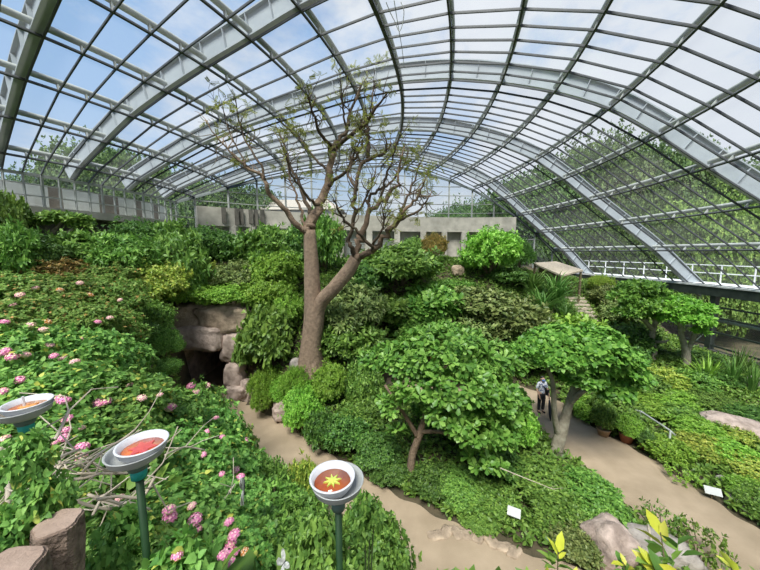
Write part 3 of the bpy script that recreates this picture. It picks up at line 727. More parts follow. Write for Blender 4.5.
leafy_tree('broadleaf_tree', BB, [
 [(409,482,8.7,8.5),(411,466,8.7,8),(413,452,8.7,7.5),(419,436,8.7,7),(424,420,8.8,6),(432,400,8.9,5)],
 [(418,438,8.7,5),(408,420,8.6,4),(396,402,8.5,3),(385,385,8.5,2.5)],
 [(424,422,8.8,5),(442,405,8.7,4),(462,392,8.6,3.4),(485,380,8.6,2.6)],
 [(426,416,8.8,4.5),(436,385,9.2,4),(448,362,9.5,3)],
 [(421,432,8.7,4),(440,432,8.4,3.4),(462,440,8.1,3),(485,450,7.9,2)]],
 [(440,350,9.2,42,.55),(400,358,9.1,28,.5),(375,360,9.0,16,.6),(485,358,9.1,30,.55),(512,366,9.0,15,.6),(455,382,8.5,38,.55),(415,388,8.4,22,.5),(391,404,8.4,13,.6),(495,395,8.4,26,.55),(442,412,8.0,19,.55),(470,425,7.9,26,.6),(500,435,8.0,18,.6),(485,458,7.8,17,.6),(455,340,9.6,26,.5),(398,430,8.2,7,.6),(512,410,8.3,16,.6)],
 720, 7, .24, .13, 'obov', 'big', 'bark', 'slender tree with large pale green paddle leaves, centre of the island bed', seed=9, spread=(.85, 1.5), inner=.3)
R1 = gbase(653, 370, 16.5)
leafy_tree('layered_tree', R1, [
 [(653,372,16.5,5.5),(654,350,16.5,4.6),(652,335,16.5,4.5),(655,322,16.4,4),(650,308,16.4,3)], [(653,330,16.5,5),(640,316,16.2,3.5),(628,304,16,2.5)], [(654,325,16.5,4),(668,312,16.3,3),(676,302,16.2,2)],
 [(653,342,16.5,3),(664,342,16,2.4),(668,340,16,1.4)]],
 [(640,288,16.5,20,.4),(622,296,16.3,13,.4),(660,298,16.3,20,.42),(645,306,15.8,20,.4),(630,312,16,14,.4),(668,309,16,13,.4),(652,314,16.2,14,.35)],
 620, 6, .22, .12, 'oval', 'fig', 'bark_grey', 'small tree with tiered flat crown below the middle of the right eave beam', seed=12)
R2 = gbase(686, 362, 15.6)
leafy_tree('layered_tree', R2, [
 [(686,366,15.6,7.5),(686,352,15.6,6.5),(682,338,15.6,4.6),(680,325,15.6,4),(678,312,15.5,3)], [(687,353,15.6,4.6),(693,338,15.4,3.8),(698,326,15.3,3.5),(702,316,15.2,2)]],
 [(676,304,15.5,19,.42),(696,308,15.3,14,.45),(664,310,15.3,13,.4),(690,318,15.0,16,.45),(702,322,15.1,9,.6),(674,318,15.1,12,.35),(700,331,15,6,.5)],
 560, 6, .22, .115, 'oval', 'bright', 'bark_grey', 'small pale trunked tree with yellow green tiers before the first eave post', seed=13)
T5 = gbase(66, 262, 12.7)
leafy_tree('twisted_tree', T5, [
 [(56,262,12.6,5),(54,246,12.6,4.5),(50,236,12.6,4),(56,228,12.6,3.4),(62,222,12.5,2.5)], [(55,242,12.6,3.4),(66,234,12.5,3),(74,228,12.4,2.4),(80,222,12.4,1.6)], [(50,236,12.6,3),(44,226,12.5,2.4),(40,219,12.5,1.6)]],
 [(60,218,12.5,15,.4),(78,220,12.4,11,.45),(44,220,12.5,10,.45),(86,225,12.4,7,.5)],
 260, 5, .2, .1, 'oval', 'mid', 'bark_grey', 'little twisted tree with thin crown under the left gallery slab', seed=15)

# --- outdoor trees
OUT = [shrub_mesh('crown', 200 + i, 9000, 5, .032, .021, 'oval', nb=26, zmin=-.7, inner=.5, jit=.5) for i in range(3)]
def outer_tree(i, px, top, d, rpx, label, mat, group, base=-1.2, trunk=True):
    p = at(px, top, d=d); h = p[2] - base; r = max(rpx / F_PX * d, h * .4)
    t = empty('outdoor_tree', (p[0], p[1], base), i * 1.3, label, 'tree', group)
    c = link('crown', OUT[i % 3], M[mat], t); cz = .28 if trunk else 0
    c.scale = (r, r, h * (1 - cz)); c.location = (0, 0, h * cz)
    if trunk: MB().tube([(0, 0, -.2), (.1, 0, h * .3), (0, .15, h * .6)], [.4, .32, .2], 8).build('trunk', M['bark_dark'], t)
    return t
ordn = ['first', 'second', 'third', 'fourth', 'fifth', 'sixth', 'seventh', 'eighth', 'ninth', 'tenth']
for i, (px, top, d, r) in enumerate([(548,168,42,42),(600,142,40,44),(648,146,42,44),(704,166,40,42),(756,172,38,44),(806,150,38,48),(880,150,38,60),(980,150,38,80)]):
    outer_tree(i, px, top, d, r, 'tall tree outside the right glass, %s from the end wall in the back row' % ordn[i], 'outer', 'tall trees outside the right glass')
for i, (px, top, d, r) in enumerate([(585,212,36,22),(618,205,33,28),(662,212,29,30),(706,200,28,32),(752,205,27,34),(808,200,26,40),(880,205,26,50)]):
    outer_tree(i, px, top, d, r, 'bushy young tree outside the right glass, %s from the end wall in the front row' % ordn[i], 'outer2' if i > 2 else 'outer', 'bushy trees outside the right glass', trunk=False)
for i, (px, top, d, r) in enumerate([(20,184,40,30),(62,172,42,34),(105,148,44,36),(150,170,42,34),(195,178,42,34),(238,184,44,30)]):
    outer_tree(i + 1, px, top, d, r, 'tree outside beyond the left gallery, %s from the left' % ordn[i], 'outer', 'trees beyond the left gallery')
for i, (px, top, d, r) in enumerate([(462,205,44,14),(500,196,46,20),(526,186,44,18)]):
    outer_tree(i, px, top, d, r, ['small tree outside the end wall above the annex', 'round tree outside the end wall right of the annex', 'tree outside the end wall by the right foot of the arch'][i], 'outer', 'trees outside the end wall')
ob = empty('outdoor_building', at(290, 215, d=42) * (1, 1, 0), 0, 'pale low building with sloping roof outside the end wall, left of the bare tree', 'building')
zt = at(290, 197, d=42)[2]; zb = at(290, 210, d=42)[2]
MB().box((0, 2.5, zb / 2 - .6), (14, 5, zb + 1.2)).build('wall', M['panel'], ob)
MB().prism([[(-7.5, -.5, zb), (-7.5, 5.6, zb), (-5, 2.5, zt)], [(7.5, -.5, zb), (7.5, 5.6, zb), (5, 2.5, zt)]]).build('roof', solid('roof_beige', (.42, .37, .32)), ob)

# --- hut with weathered board roof, stairs
hp = at(557, 272, Y=22.5); hz = hp[2]
hg = float(H(hp[0], hp[1]))
hut = empty('garden_hut', (hp[0], hp[1], hg), 0, 'small hut with weathered flat board roof near the right end of the glasshouse', 'hut')
hr = hz - hg
mb = MB()
c4 = [at(533, 263.5, Y=24.6), at(556, 262, Y=24.8), at(583, 270.5, Y=21.8), at(562, 276, Y=21.0)]
zr = np.mean([c[2] for c in c4])
c4 = [np.array([c[0] - hp[0], c[1] - hp[1], c[2] - hg]) for i, c in enumerate(c4)]
mb.prism([[c + (0, 0, -.06) for c in c4], [c + (0, 0, .06) for c in c4]]); mb.build('roof', M['dead'], hut)
for c in c4: MB().bar((c[0] * .92, c[1] * .92, -.3), (c[0] * .92, c[1] * .92, c[2] - .05), .12, .12).build('post', M['stem'], hut)
cc = np.mean(c4, axis=0); MB().bar((cc[0] - .8, cc[1] + 1.2, zr - hg - .6), (cc[0] + .9, cc[1] + 1.0, zr - hg - .6), .1, 1.1).build('back_panel', M['stem'], hut)
st = [(at(603, 346, Y=18.0)), (at(573, 298, Y=22.6))]
sb = st[0].copy(); sb[2] = float(H(sb[0], sb[1]))
stairs = empty('garden_stairs', sb, 0, 'log edged garden stairs climbing to the hut on the right', 'stairs')
dirx = st[1] - st[0]; nrm2 = np.array([dirx[1], -dirx[0], 0]); nrm2 /= np.linalg.norm(nrm2)
for i in range(13):
    c = st[0] + dirx * i / 12 - sb
    mb = MB().bar(c - nrm2 * .75, c + nrm2 * .75, .42, .14); mb.build('tread', M['dead'], stairs)
for s in (-1, 1): MB().bar(st[0] - sb + nrm2 * s * .8 - (0, 0, .2), st[1] - sb + nrm2 * s * .8 - (0, 0, .2), .1, .35).build('stringer', M['stem'], stairs)

# --- feeding stands, trays and dishes
M['green_pole'] = solid('pole_green', (.014, .055, .014), (.009, .036, .01), .55, 8)
M['teal'] = solid('collar_teal', (.02, .36, .3), rough=.5)
M['greyplastic'] = solid('tray_grey', (.42, .43, .42), (.36, .37, .36), .55, 10)
M['whiteplastic'] = solid('dish_white', (.68, .68, .7), (.62, .62, .65), .35, 10)
M['greencup'] = solid('cup_grey_green', (.1, .16, .14), rough=.5)
def juice(name, c, c2):
    return solid(name, c, c2, .12, 18, spec=.5)
def star(r1, r2, n, z):
    v = [(0, 0, z + .003)]
    for k in range(2 * n):
        r = r1 if k % 2 == 0 else r2; a = PI * k / n
        v.append((r * math.cos(a), r * math.sin(a), z))
    f = [(0, 1 + k, 1 + (k + 1) % (2 * n)) for k in range(2 * n)]
    v2 = [(x, y, z - .006) for x, y, _ in v]; nv = len(v)
    f += [(nv + 1 + (k + 1) % (2 * n), nv + 1 + k, 1 + k, 1 + (k + 1) % (2 * n)) for k in range(2 * n)]
    return MB().add(v + v2, f)
def stand(px, py, d, lab, dlab, j1, j2, off, flower, tilt=(0, 0), ftint=None, col='teal'):
    p = at(px, py, d=d); g = float(H(p[0], p[1]))
    s = empty('feeding_stand', (p[0], p[1], g), 0, lab, 'feeding stand', 'butterfly feeding stands')
    h = p[2] - g
    MB().tube([(0, 0, -.15), (0, 0, h - .05)], .0115, 12).build('pole', M['green_pole'], s, True)
    MB().lathe([(0, h - .085), (.022, h - .085), (.024, h - .055), (.02, h - .05), (.0, h - .05)], 20).build('collar', M[col], s, True)
    MB().lathe([(0, h - .052), (.028, h - .052), (.034, h - .03), (.03, h - .022), (0, h - .022)], 20).build('cup', M['greencup'], s, True)
    R = .08
    MB().lathe([(0, h - .022), (.055, h - .022), (R - .004, h - .006), (R, h + .012), (R + .004, h + .016), (R + .002, h + .018), (R - .004, h + .013), (R - .009, h - .001), (.058, h - .014), (0, h - .014)], 48).build('tray', M['greyplastic'], s, True)
    b = empty('feeding_dish', (p[0] + off[0], p[1] + off[1], p[2] - .0135), 0, dlab, 'dish', 'dishes of sugar water')
    b.rotation_euler = (tilt[0], tilt[1], .3)
    r = .07
    MB().lathe([(0, 0), (r - .022, 0), (r - .005, .023), (r, .042), (r + .003, .044), (r + .002, .047), (r - .004, .046), (r - .011, .026), (r - .026, .006), (0, .006)], 48).build('bowl', M['whiteplastic'], b, True)
    MB().lathe([(0, .026), (r - .0125, .026), (r - .015, .02), (r - .028, .009), (0, .009)], 40).build('juice', juice('juice_' + str(px), j1, j2), b, True)
    if flower == 'star':
        star(.029, .012, 8, .031).build('star_sponge', solid('sponge_yellow', (.66, .68, .12), (.5, .6, .1)), b)
    elif flower == 'petal':
        star(.042, .024, 6, .029).build('petal_sponge', solid('sponge_red', (.45, .05, .1), (.6, .12, .08)), b)
    else:
        star(.034, .02, 6, .029).build('petal_sponge', solid('sponge_amber', (.75, .45, .1), (.6, .2, .08)), b)
        MB().tube([(-.01, 0, .02), (-.012, 0, .07)], .004, 6).build('peg', M['whiteplastic'], b)
    return s
stand(338, 484, .97, 'green pole with grey tray standing right of the pink lantana flowers', 'white dish of orange juice with yellow star, on the tray furthest right', (.42, .1, .02), (.3, .06, .02), (-.017, -.004), 'star', col='greencup')
stand(137, 453, .98, 'green pole with teal collar and grey tray amid the lantana, middle of the row', 'white dish of red juice with dark red petals, on the middle tray', (.55, .1, .06), (.62, .18, .04), (.014, .008), 'petal')
stand(24, 411, 1.18, 'short green pole with teal collar and tray at the left edge', 'white dish of amber juice with upright peg, on the tray at the left edge', (.6, .22, .05), (.5, .14, .04), (.006, .01), 'peg')

# --- concrete log posts in the bottom left corner
def log_post(px, py, d, r, lab, lean):
    p = at(px, py, d=d); g = float(H(p[0], p[1])) - .1
    mb = MB(); n = 28; rings = []; h = p[2] - g
    for z in np.linspace(0, 1, 16):
        rings.append([((r * (1 + .1 * (1 - z)) * (1 + .07 * math.sin(5 * a + z * 3) + .05 * mnoise.noise(Vector((math.cos(a) * 3, math.sin(a) * 3, z * 14))) + .06 * mnoise.noise(Vector((math.cos(a) * 6, math.sin(a) * 6, z * 25))))) * math.cos(a) + lean[0] * (z - 1) * h,
                       (r * (1 + .1 * (1 - z)) * (1 + .07 * math.sin(5 * a + z * 3) + .05 * mnoise.noise(Vector((math.cos(a) * 3, math.sin(a) * 3, z * 14))) + .06 * mnoise.noise(Vector((math.cos(a) * 6, math.sin(a) * 6, z * 25))))) * math.sin(a) + lean[1] * (z - 1) * h, z * h) for a in np.linspace(0, 2 * PI, n, endpoint=False)])
    mb.prism(rings[:-1] + [[(x * .99 , y * .99, z) for x, y, z in rings[-1]]])
    t = empty('log_post', (p[0], p[1], g), 0, lab, 'post', 'brown log posts of the viewing deck')
    mb.build('shaft', M['logside'], t)
    MB().prism([[(x * .93, y * .93, h - .005) for x, y, z in rings[-1]], [(x * .9, y * .9, h + .006) for x, y, z in rings[-1]]]).build('cut_top', M['logtop'], t)
M['logside'] = solid('log_side', (.36, .26, .2), (.13, .09, .07), .9, 22, .8, bscale=60)
M['logtop'] = solid('log_top', (.4, .29, .23), (.31, .22, .17), .9, 12, .2)
log_post(58, 523, .95, .058, 'brown log post with pale cut top below the middle feeding dish', (.1, .0))
log_post(-2, 575, .78, .085, 'brown log post cut off by the lower left corner', (0, 0))

# --- boulders and edging
def boulder(px, py, Y, size, seed, mat, lab, rz=0, dz=.3, grp=None):
    p = at(px, py, Y=Y); g = float(H(p[0], p[1]))
    o = rock_obj('boulder', (p[0], p[1], g + size[2] * (.5 - dz)), size, seed, mat, None, rz, box=.7)
    tag(o, lab, 'rock', grp); return o
boulder(608, 560, 6.2, (1.05, .9, 1.15), 21, 'rock', 'large rounded boulder beside the path end at the bottom of the picture', .4)
boulder(655, 556, 6.15, (1.6, .7, .8), 22, 'rock_grey', 'long flat boulder just right of the large rounded one', -.4)
boulder(744, 440, 10.3, (2.6, 1.0, .9), 23, 'rock', 'long pinkish boulder on the right slope near the frame edge', -.5)
boulder(700, 462, 9.6, (.9, .5, .4), 24, 'rock_tan', 'small tan rock half hidden in grass above the white sign')
boulder(662, 412, 12.2, (1.3, .6, .5), 25, 'rock_tan', 'tan rock lying in the slope above the handrail', -.4)
boulder(284, 387, 11.9, (1.0, .8, .9), 26, 'rock', 'pinkish stone at the foot of the clipped bushes right of the tunnel', .3)
boulder(297, 372, 12.6, (.6, .5, .7), 27, 'rock_grey', 'grey stone beside the root of the bare tree', .3)
boulder(458, 268, 22.3, (1.0, .7, .8), 28, 'rock_tan', 'brown rock on bare soil in front of the annex', .3, .1)
boulder(762, 372, 13.6, (.8, .7, .6), 29, 'rock_grey', 'grey stone among reeds at the right frame edge')
es = [(436,534),(446,530),(457,531),(468,533),(479,535),(491,539),(503,545),(515,551)]
for i, (px, py) in enumerate(es):
    p = at(px, py, z=.08); o = rock_obj('edging_stone', (p[0], p[1], .02), (.42, .28, .12), 40 + i, 'rock_tan', None, i, sub=3, box=.6)
    tag(o, 'flat tan edging stone along the island bed, %s from the left of its row' % ordn[i], 'stone', 'edging stones of the island bed')
es = [(736,521),(748,529),(760,540),(724,510)]
for i, (px, py) in enumerate(es):
    p = at(px, py, Y=7.6 - i * .25 if i < 3 else 8.2); g = float(H(p[0], p[1])); o = rock_obj('edging_stone', (p[0], p[1], g + .08), (.55, .4, .34), 60 + i, 'rock_grey', None, i, sub=3, box=.6)
    tag(o, ['grey edging stone below the sign on the right slope, middle of its row', 'grey edging stone on the right path edge near the frame edge', 'grey edging stone at the right frame edge', 'grey edging stone directly under the right hand sign'][i], 'stone', 'edging stones of the right slope')

# --- plaques
def sign(px, py, Y, w, h, rz, lab):
    p = at(px, py, Y=Y); g = float(H(p[0], p[1])); hh = max(p[2] - g, .25)
    t = empty('plant_sign', (p[0], p[1], g), rz, lab, 'sign', 'white plant signs')
    MB().bar((0, .03, -.1), (0, .03, hh), .03, .03).build('stake', M['stem'], t)
    MB().box((0, 0, hh), (w, .015, h), rx=-.7).build('plate', M['panel'], t)
sign(514, 512, 6.75, .3, .2, -.5, 'white plant sign low in the island bed between two trees')
sign(713, 491, 7.75, .36, .2, -.45, 'white plant sign in the grassy slope right of the path')

# --- pots
M['terra'] = solid('terracotta', (.36, .14, .085), (.26, .1, .06), .8, 8)
M['terra_pale'] = solid('terracotta_pale', (.5, .34, .22), (.38, .26, .17), .8, 8)
def pot(px, py, Y, r, h, mat, lab, fol, fm, fs):
    p = at(px, py, Y=Y); g = max(float(H(p[0], p[1])), .035)
    t = empty('potted_plant', (p[0], p[1], g), 0, lab, 'potted plant', 'potted plants along the path')
    MB().lathe([(0, 0), (r * .68, 0), (r * .95, h * .8), (r * 1.02, h * .82), (r * 1.05, h), (r * .95, h), (r * .9, h * .86), (0, h * .84)], 28).build('pot', M[mat], t, True)
    f = link('foliage', SH[fol][0], M[fm], t); f.location = (0, 0, h * .8); f.scale = fs
pot(603, 437, 10.75, .23, .3, 'terra_pale', 'pale bowl shaped pot with leafy plant, nearest the fig trunk', 'loose', 'mid', (.55, .55, .9))
pot(626, 443, 10.35, .24, .36, 'terra', 'red brown pot with bright bush, middle of three beside the path', 'fine', 'bright', (.6, .5, .7))
pot(645, 451, 9.9, .2, .32, 'terra', 'red brown pot with small dark plant, below the handrail', 'glossy', 'dark', (.32, .32, .4))
# --- handrail
a, b = at(640, 424, Y=10.9), at(669, 444, Y=9.7)
ga, gb = float(H(a[0], a[1])), float(H(b[0], b[1]))
hrail = empty('handrail', (a[0], a[1], ga), 0, 'short silver handrail on the slope above the pots', 'handrail')
o_ = np.array(hrail.location); top = .75
a2, b2 = np.array([a[0], a[1], max(a[2], ga + .75)]) - o_, np.array([b[0], b[1], max(b[2], gb + .75)]) - o_
MB().tube([a2 - (.15, -.1, .0), a2, (a2 + b2) / 2, b2, b2 + (.1, -.08, -.12)], .03, 8).build('rail', M['pipe'], hrail, True)
MB().tube([a2 * (1, 1, 0) - (0, 0, .2), a2], .03, 8).build('post', M['white'], hrail); MB().tube([(b2[0], b2[1], gb - ga - .2), b2], .03, 8).build('post', M['white'], hrail)
# --- lamp globe on the annex, hanging cables
lp = endoff(3.55, 1.0, 9.0); lp[2] = at(273, 228, Y=lp[1])[2]
lm = empty('globe_lamp', lp, 0, 'white globe lamp on the annex wall left of the bare tree', 'lamp')
MB().lathe([(0.001, -.26)] + [(.26 * math.sin(t), -.26 * math.cos(t)) for t in np.linspace(.2, 2.9, 12)] + [(.001, .26)], 20).build('globe', M['whiteplastic'], lm, True)
MB().bar((0, 0, .2), (-.1, .9, .3), .1, .1).build('bracket', M['pipe'], lm)
cpts = [(401, 2, 9.9), (404, 12, 10), (402, 26, 10.2), (399, 31, 10.3), (395, 22, 10.2), (390, 12, 10), (386, 2, 9.8)]
q = [at(x, y, Y=Y) for x, y, Y in cpts]
tag(MB().tube(limb([(*p, .012) for p in q], 5)[:, :3], .012, 5).build('hanging_cable', M['white']), 'looped white cable hanging from the roof beside a purlin', 'cable')
q = [at(x, y, Y=Y) for x, y, Y in [(394, 0, 9.8), (398, 25, 10.8), (402, 48, 12), (404, 66, 13.2)]]
tag(MB().tube([p for p in q], .012, 5).build('roof_cable', M['white']), 'thin straight white cable under the roof near the looped one', 'cable')

# --- bare dry branches in front of the lantana on the left
rngd = np.random.default_rng(12)
def dry(pts, w, lab, ntw=5):
    P = [at(x, y, d=d) for x, y, d in pts]; b = P[0].copy()
    q = limb([(*(p - b), w * (1 - .6 * i / len(P))) for i, p in enumerate(P)], 4)
    t = empty('dry_branch', b, 0, lab, 'branch', 'dry bare branches in the lantana')
    MB().tube(q[:, :3], q[:, 3], 7).build('limb', M['dead'], t, True)
    for k in range(ntw):
        j = int(rngd.integers(3, len(q))); p = q[j, :3]; d = unit(rngd.normal(0, 1, 3) * (1, .7, .6)); l = rngd.uniform(.12, .3)
        MB().tube([p, p + d * l * .5 + rngd.normal(0, .02, 3), p + d * l], [q[j, 3] * .6, q[j, 3] * .45, .0025], 5, caps=False).build('twig', M['dead'], t)
dry([(0,448,1.25),(14,458,1.3),(30,470,1.35),(44,486,1.35)], .006, 'slanting dry twig crossing in front of the long dry branch', 6)
dry([(20,510,1.25),(28,490,1.3),(50,476,1.35),(64,462,1.4)], .006, 'dry twig rising left of the log post', 6)
dry([(66,470,1.4),(90,462,1.5),(104,470,1.5),(128,474,1.6)], .005, 'thin dry twig below the tray of the middle stand', 5)
dry([(0,470,1.3),(12,478,1.32),(40,474,1.38),(70,460,1.5),(100,448,1.7)], .009, 'pale dry branch reaching right from the left edge below the amber dish', 6)
dry([(8,505,1.15),(8,480,1.22),(5,455,1.28)], .009, 'upright dry branch at the left edge under the amber dish', 3)
dry([(40,498,1.3),(60,484,1.38),(85,477,1.45),(115,470,1.55)], .007, 'thin dry branch above the log post pointing to the middle feeding pole', 5)
dry([(93,515,1.25),(103,497,1.32),(120,485,1.45)], .006, 'curved dry twig right of the log post', 3)
dry([(165,455,2.0),(185,447,2.2),(205,450,2.3)], .006, 'fine dry twig right of the middle feeding dish', 4)
dry([(215,510,2.0),(228,493,2.1),(235,484,2.15)], .005, 'forked pale twig among pink flowers near the left butterfly', 4)
dry([(500,468,7.75),(520,476,7.6),(540,484,7.5),(555,490,7.4)], .014, 'fallen grey stick lying in the island bed left of the fig trunk', 3)
dry([(648,525,6.3),(652,545,5.9),(656,562,5.5)], .025, 'leaning bare stake over the flat boulder', 1)

for k in range(9):
    x0, y0 = rngd.uniform(0, 100), rngd.uniform(450, 515); d0 = rngd.uniform(1.12, 1.45); an = rngd.uniform(-.9, .5)
    pts = [(x0, y0, d0)]
    for s in range(3):
        x0 += 22 * math.cos(an) + rngd.normal(0, 3); y0 += 22 * math.sin(an) + rngd.normal(0, 4); d0 += .05; an += rngd.normal(0, .4); pts.append((x0, y0, d0))
    dry(pts, .0042, 'fine pale twig in the tangle of dry branches left of the middle stand', 4)
# --- butterflies
M['wing'] = solid('wing_white', (.82, .82, .76), (.28, .28, .26), .7, 45)
M['wing_o'] = solid('wing_orange', (.75, .3, .05), (.5, .15, .03), .7, 30)
def butterfly(p, s, rot, lab, mat='wing', fold=0.):
    t = empty('butterfly', p, 0, lab, 'butterfly'); t.rotation_euler = rot
    MB().tube([(0, -.35 * s, 0), (0, -.1 * s, .01 * s), (0, .12 * s, 0), (0, .3 * s, 0)], [.015 * s, .035 * s, .045 * s, .02 * s], 8).build('body', M['black'], t, True)
    for sg in (-1, 1):
        f = [(0, .1, 0), (.25, .45, .12), (.62, .62, .25), (.78, .5, .3), (.6, .2, .24), (.3, .02, .12), (0, -.02, 0)]
        h = [(0, .02, 0), (.35, .02, .14), (.58, -.12, .22), (.55, -.4, .2), (.3, -.55, .1), (.06, -.3, .02)]
        for nm, o in (('forewing', f), ('hindwing', h)):
            up = [(sg * (x * math.cos(fold) - z * math.sin(fold)) * s, y * s, (z * math.cos(fold) + x * math.sin(fold)) * s + .004 * s) for x, y, z in o]; lo = [(x - sg * .012 * s * math.sin(fold), y, z - .012 * s * math.cos(fold)) for x, y, z in up]
            MB().prism([lo, up]).build(nm, M[mat], t)
butterfly(at(244, 486, d=2.0), .17, (1.35, 0, .3), 'white and black butterfly hanging upright on a lantana flower', fold=1.15)
butterfly(at(284, 563, d=1.45), .06, (.9, .3, -.9), 'white and black butterfly at the bottom edge near the pink flowers')
butterfly(at(433, 358, Y=8.75), .17, (.9, .2, 0), 'orange butterfly resting on leaves of the paddle leaved tree', 'wing_o')

# ------------------------------------------------------------------ the visitor
def skin_mesh(name, chains, root=0, sub=2):
    """chains: list of [(x,y,z,r),...]; points that coincide are merged"""
    V, R, Ed, key = [], [], [], {}
    def vid(p):
        k = tuple(round(c, 4) for c in p[:3])
        if k not in key: key[k] = len(V); V.append(p[:3]); R.append(p[3])
        return key[k]
    for ch in chains:
        ids = [vid(p) for p in ch]; Ed += list(zip(ids[:-1], ids[1:]))
    me = bpy.data.meshes.new(name); me.from_pydata(V, Ed, [])
    o = bpy.data.objects.new(name, me); COL.objects.link(o)
    sm = o.modifiers.new('s', 'SKIN'); sm.use_smooth_shade = True
    for i, r in enumerate(R):
        sv = me.skin_vertices[0].data[i]
        sv.radius = (r, r) if np.isscalar(r) else r; sv.use_root = (i == root)
    ss = o.modifiers.new('u', 'SUBSURF'); ss.levels = sub; ss.render_levels = sub
    ev = o.evaluated_get(bpy.context.evaluated_depsgraph_get())
    m2 = bpy.data.meshes.new_from_object(ev); m2.name = name
    bpy.data.objects.remove(o); bpy.data.meshes.remove(me); m2.materials.clear(); return m2
M['skin'] = solid('skin', (.62, .4, .29), (.56, .35, .25), .5, 12)
M['hair'] = solid('hair_black', (.03, .025, .022), (.015, .013, .012), .5, 30)
M['cloth_black'] = solid('cloth_black', (.025, .026, .032), (.014, .015, .019), .9, 20)
M['maskblue'] = solid('mask_blue', (.12, .25, .6), (.1, .2, .5), .8, 20)
m_, t_, o_n = nt('shirt_pattern'); b_ = t_.nodes.new('ShaderNodeBsdfPrincipled'); b_.inputs['Roughness'].default_value = .9
t_.links.new(ramp(t_, noise_tex(t_, 14, 3), [(.42, (.12, .16, .32)), (.5, (.78, .8, .86))]), b_.inputs['Base Color']); t_.links.new(b_.outputs[0], o_n.inputs[0]); M['shirt'] = m_
pp = at(540.5, 412, z=.05)
person = empty('person', (pp[0], pp[1], .045), .15, 'person in white patterned shirt and black trousers standing on the path', 'person')
def hand(w, d, side):
    w, d = np.array(w), unit(np.array(d, float)); sdv = unit(np.cross(d, (0, 1, 0)) + 1e-6); fw = np.cross(sdv, d)
    ch = [[(*w, .024), (*(w + d * .04), .03), (*(w + d * .085), .028)]]
    k = w + d * .085
    for i, l in enumerate((.062, .072, .066, .05)):
        o = fw * (.027 - .018 * i)
        q1 = k + o + d * .02; q2 = q1 + d * l * .5 - sdv * side * .012; q3 = q2 + d * l * .4 - sdv * side * .03
        ch.append([(*k, .028), (*q1, .0095), (*q2, .0088), (*q3, .0075)])
    th0 = w + d * .035
    ch.append([(*(w + d * .04), .03), (*(th0 + fw * .04), .012), (*(th0 + fw * .06 + d * .03), .0105), (*(th0 + fw * .058 + d * .055), .009)])
    return ch
SHo = 1.33
Lw, Rw = (.29, -.1, .8), (-.2, -.14, .82)
body = [[(0, 0, .87, .12), (0, .005, 1.0, .11), (0, .01, 1.15, .12), (0, .015, 1.28, .12), (0, .01, 1.37, .052), (0, -.005, 1.42, .05), (0, -.015, 1.47, .078), (0, -.015, 1.53, .088), (0, -.01, 1.585, .068)],
        [(0, .015, 1.28, .12), (.15, .01, SHo, .058), (.21, 0, 1.18, .047), (.25, -.02, 1.06, .04), (.275, -.06, .93, .034), (*Lw, .024)],
        [(0, .015, 1.28, .12), (-.15, .01, SHo, .058), (-.2, .02, 1.18, .047), (-.23, .02, 1.06, .04), (-.22, -.06, .94, .034), (*Rw, .024)]]
for s in (-1, 1):
    body.append([(0, 0, .87, .12), (s * .085, 0, .8, .085), (s * .095, -.01, .64, .072), (s * .1, -.015, .46, .056), (s * .1, .0, .28, .05), (s * .1, .01, .09, .036), (s * .105, -.07, .035, .032), (s * .11, -.13, .028, .024)])
body += hand(Lw, (.05, -.12, -1), 1) + hand(Rw, (.1, -.1, -1), -1)
link('body', skin_mesh('body', body), M['skin'], person)
sh = [[(0, 0, .84, .135), (0, .005, 1.0, .13), (0, .01, 1.15, .138), (0, .015, 1.28, .136), (0, .012, 1.36, .06)],
      [(0, .015, 1.28, .136), (.15, .01, SHo, .072), (.21, 0, 1.18, .062), (.245, -.015, 1.08, .06)],
      [(0, .015, 1.28, .136), (-.15, .01, SHo, .072), (-.2, .02, 1.18, .062), (-.228, .02, 1.08, .06)]]
link('shirt', skin_mesh('shirt', sh), M['shirt'], person)
tz = [[(0, 0, .93, .125), (0, 0, .86, .13)]]
for s in (-1, 1): tz.append([(0, 0, .86, .13), (s * .088, 0, .79, .1), (s * .097, -.01, .64, .088), (s * .1, -.012, .46, .072), (s * .1, .0, .28, .066), (s * .1, .01, .1, .062)])
link('trousers', skin_mesh('trousers', tz), M['cloth_black'], person)
for s in (-1, 1): link('shoe', skin_mesh('shoe', [[(s * .1, .04, .045, .045), (s * .103, -.04, .042, .045), (s * .11, -.15, .032, .036)]]), M['cloth_black'], person)
link('hair', skin_mesh('hair', [[(0, .03, 1.44, .06), (0, .035, 1.52, .085), (0, .012, 1.585, .082), (0, -.03, 1.61, .06)]]), M['hair'], person)
MB().add(*rock_bm((.16, .1, .12), 3, sub=2, box=.9, amp=0)).build('face_mask', M['maskblue'], person, True, (0, -.075, 1.475))
MB().add(*rock_bm((.03, .04, .045), 3, sub=2, box=.9, amp=0)).build('nose', M['skin'], person, True, (0, -.108, 1.515))
for s in (-1, 1):
    MB().add(*rock_bm((.026, .02, .016), 3, sub=2, box=1, amp=0)).build('eye', M['hair'], person, True, (s * .032, -.093, 1.54))
    MB().add(*rock_bm((.02, .035, .06), 3, sub=2, box=.9, amp=0)).build('ear', M['skin'], person, True, (s * .088, -.0, 1.52))
bagm = MB(); bagm.tube([(-.13, .0, 1.4), (0, -.15, 1.2), (.2, -.1, .98)], .018, 6); bagm.box((.24, .02, .9), (.1, .24, .26), rz=.2)
tag(link('shoulder_bag', bagm.mesh('bag'), M['cloth_black'], None, None), 'black shoulder bag hanging at the side of the person', 'bag')
bo = bpy.data.objects['shoulder_bag']; bo.location = person.location; bo.rotation_euler = person.rotation_euler
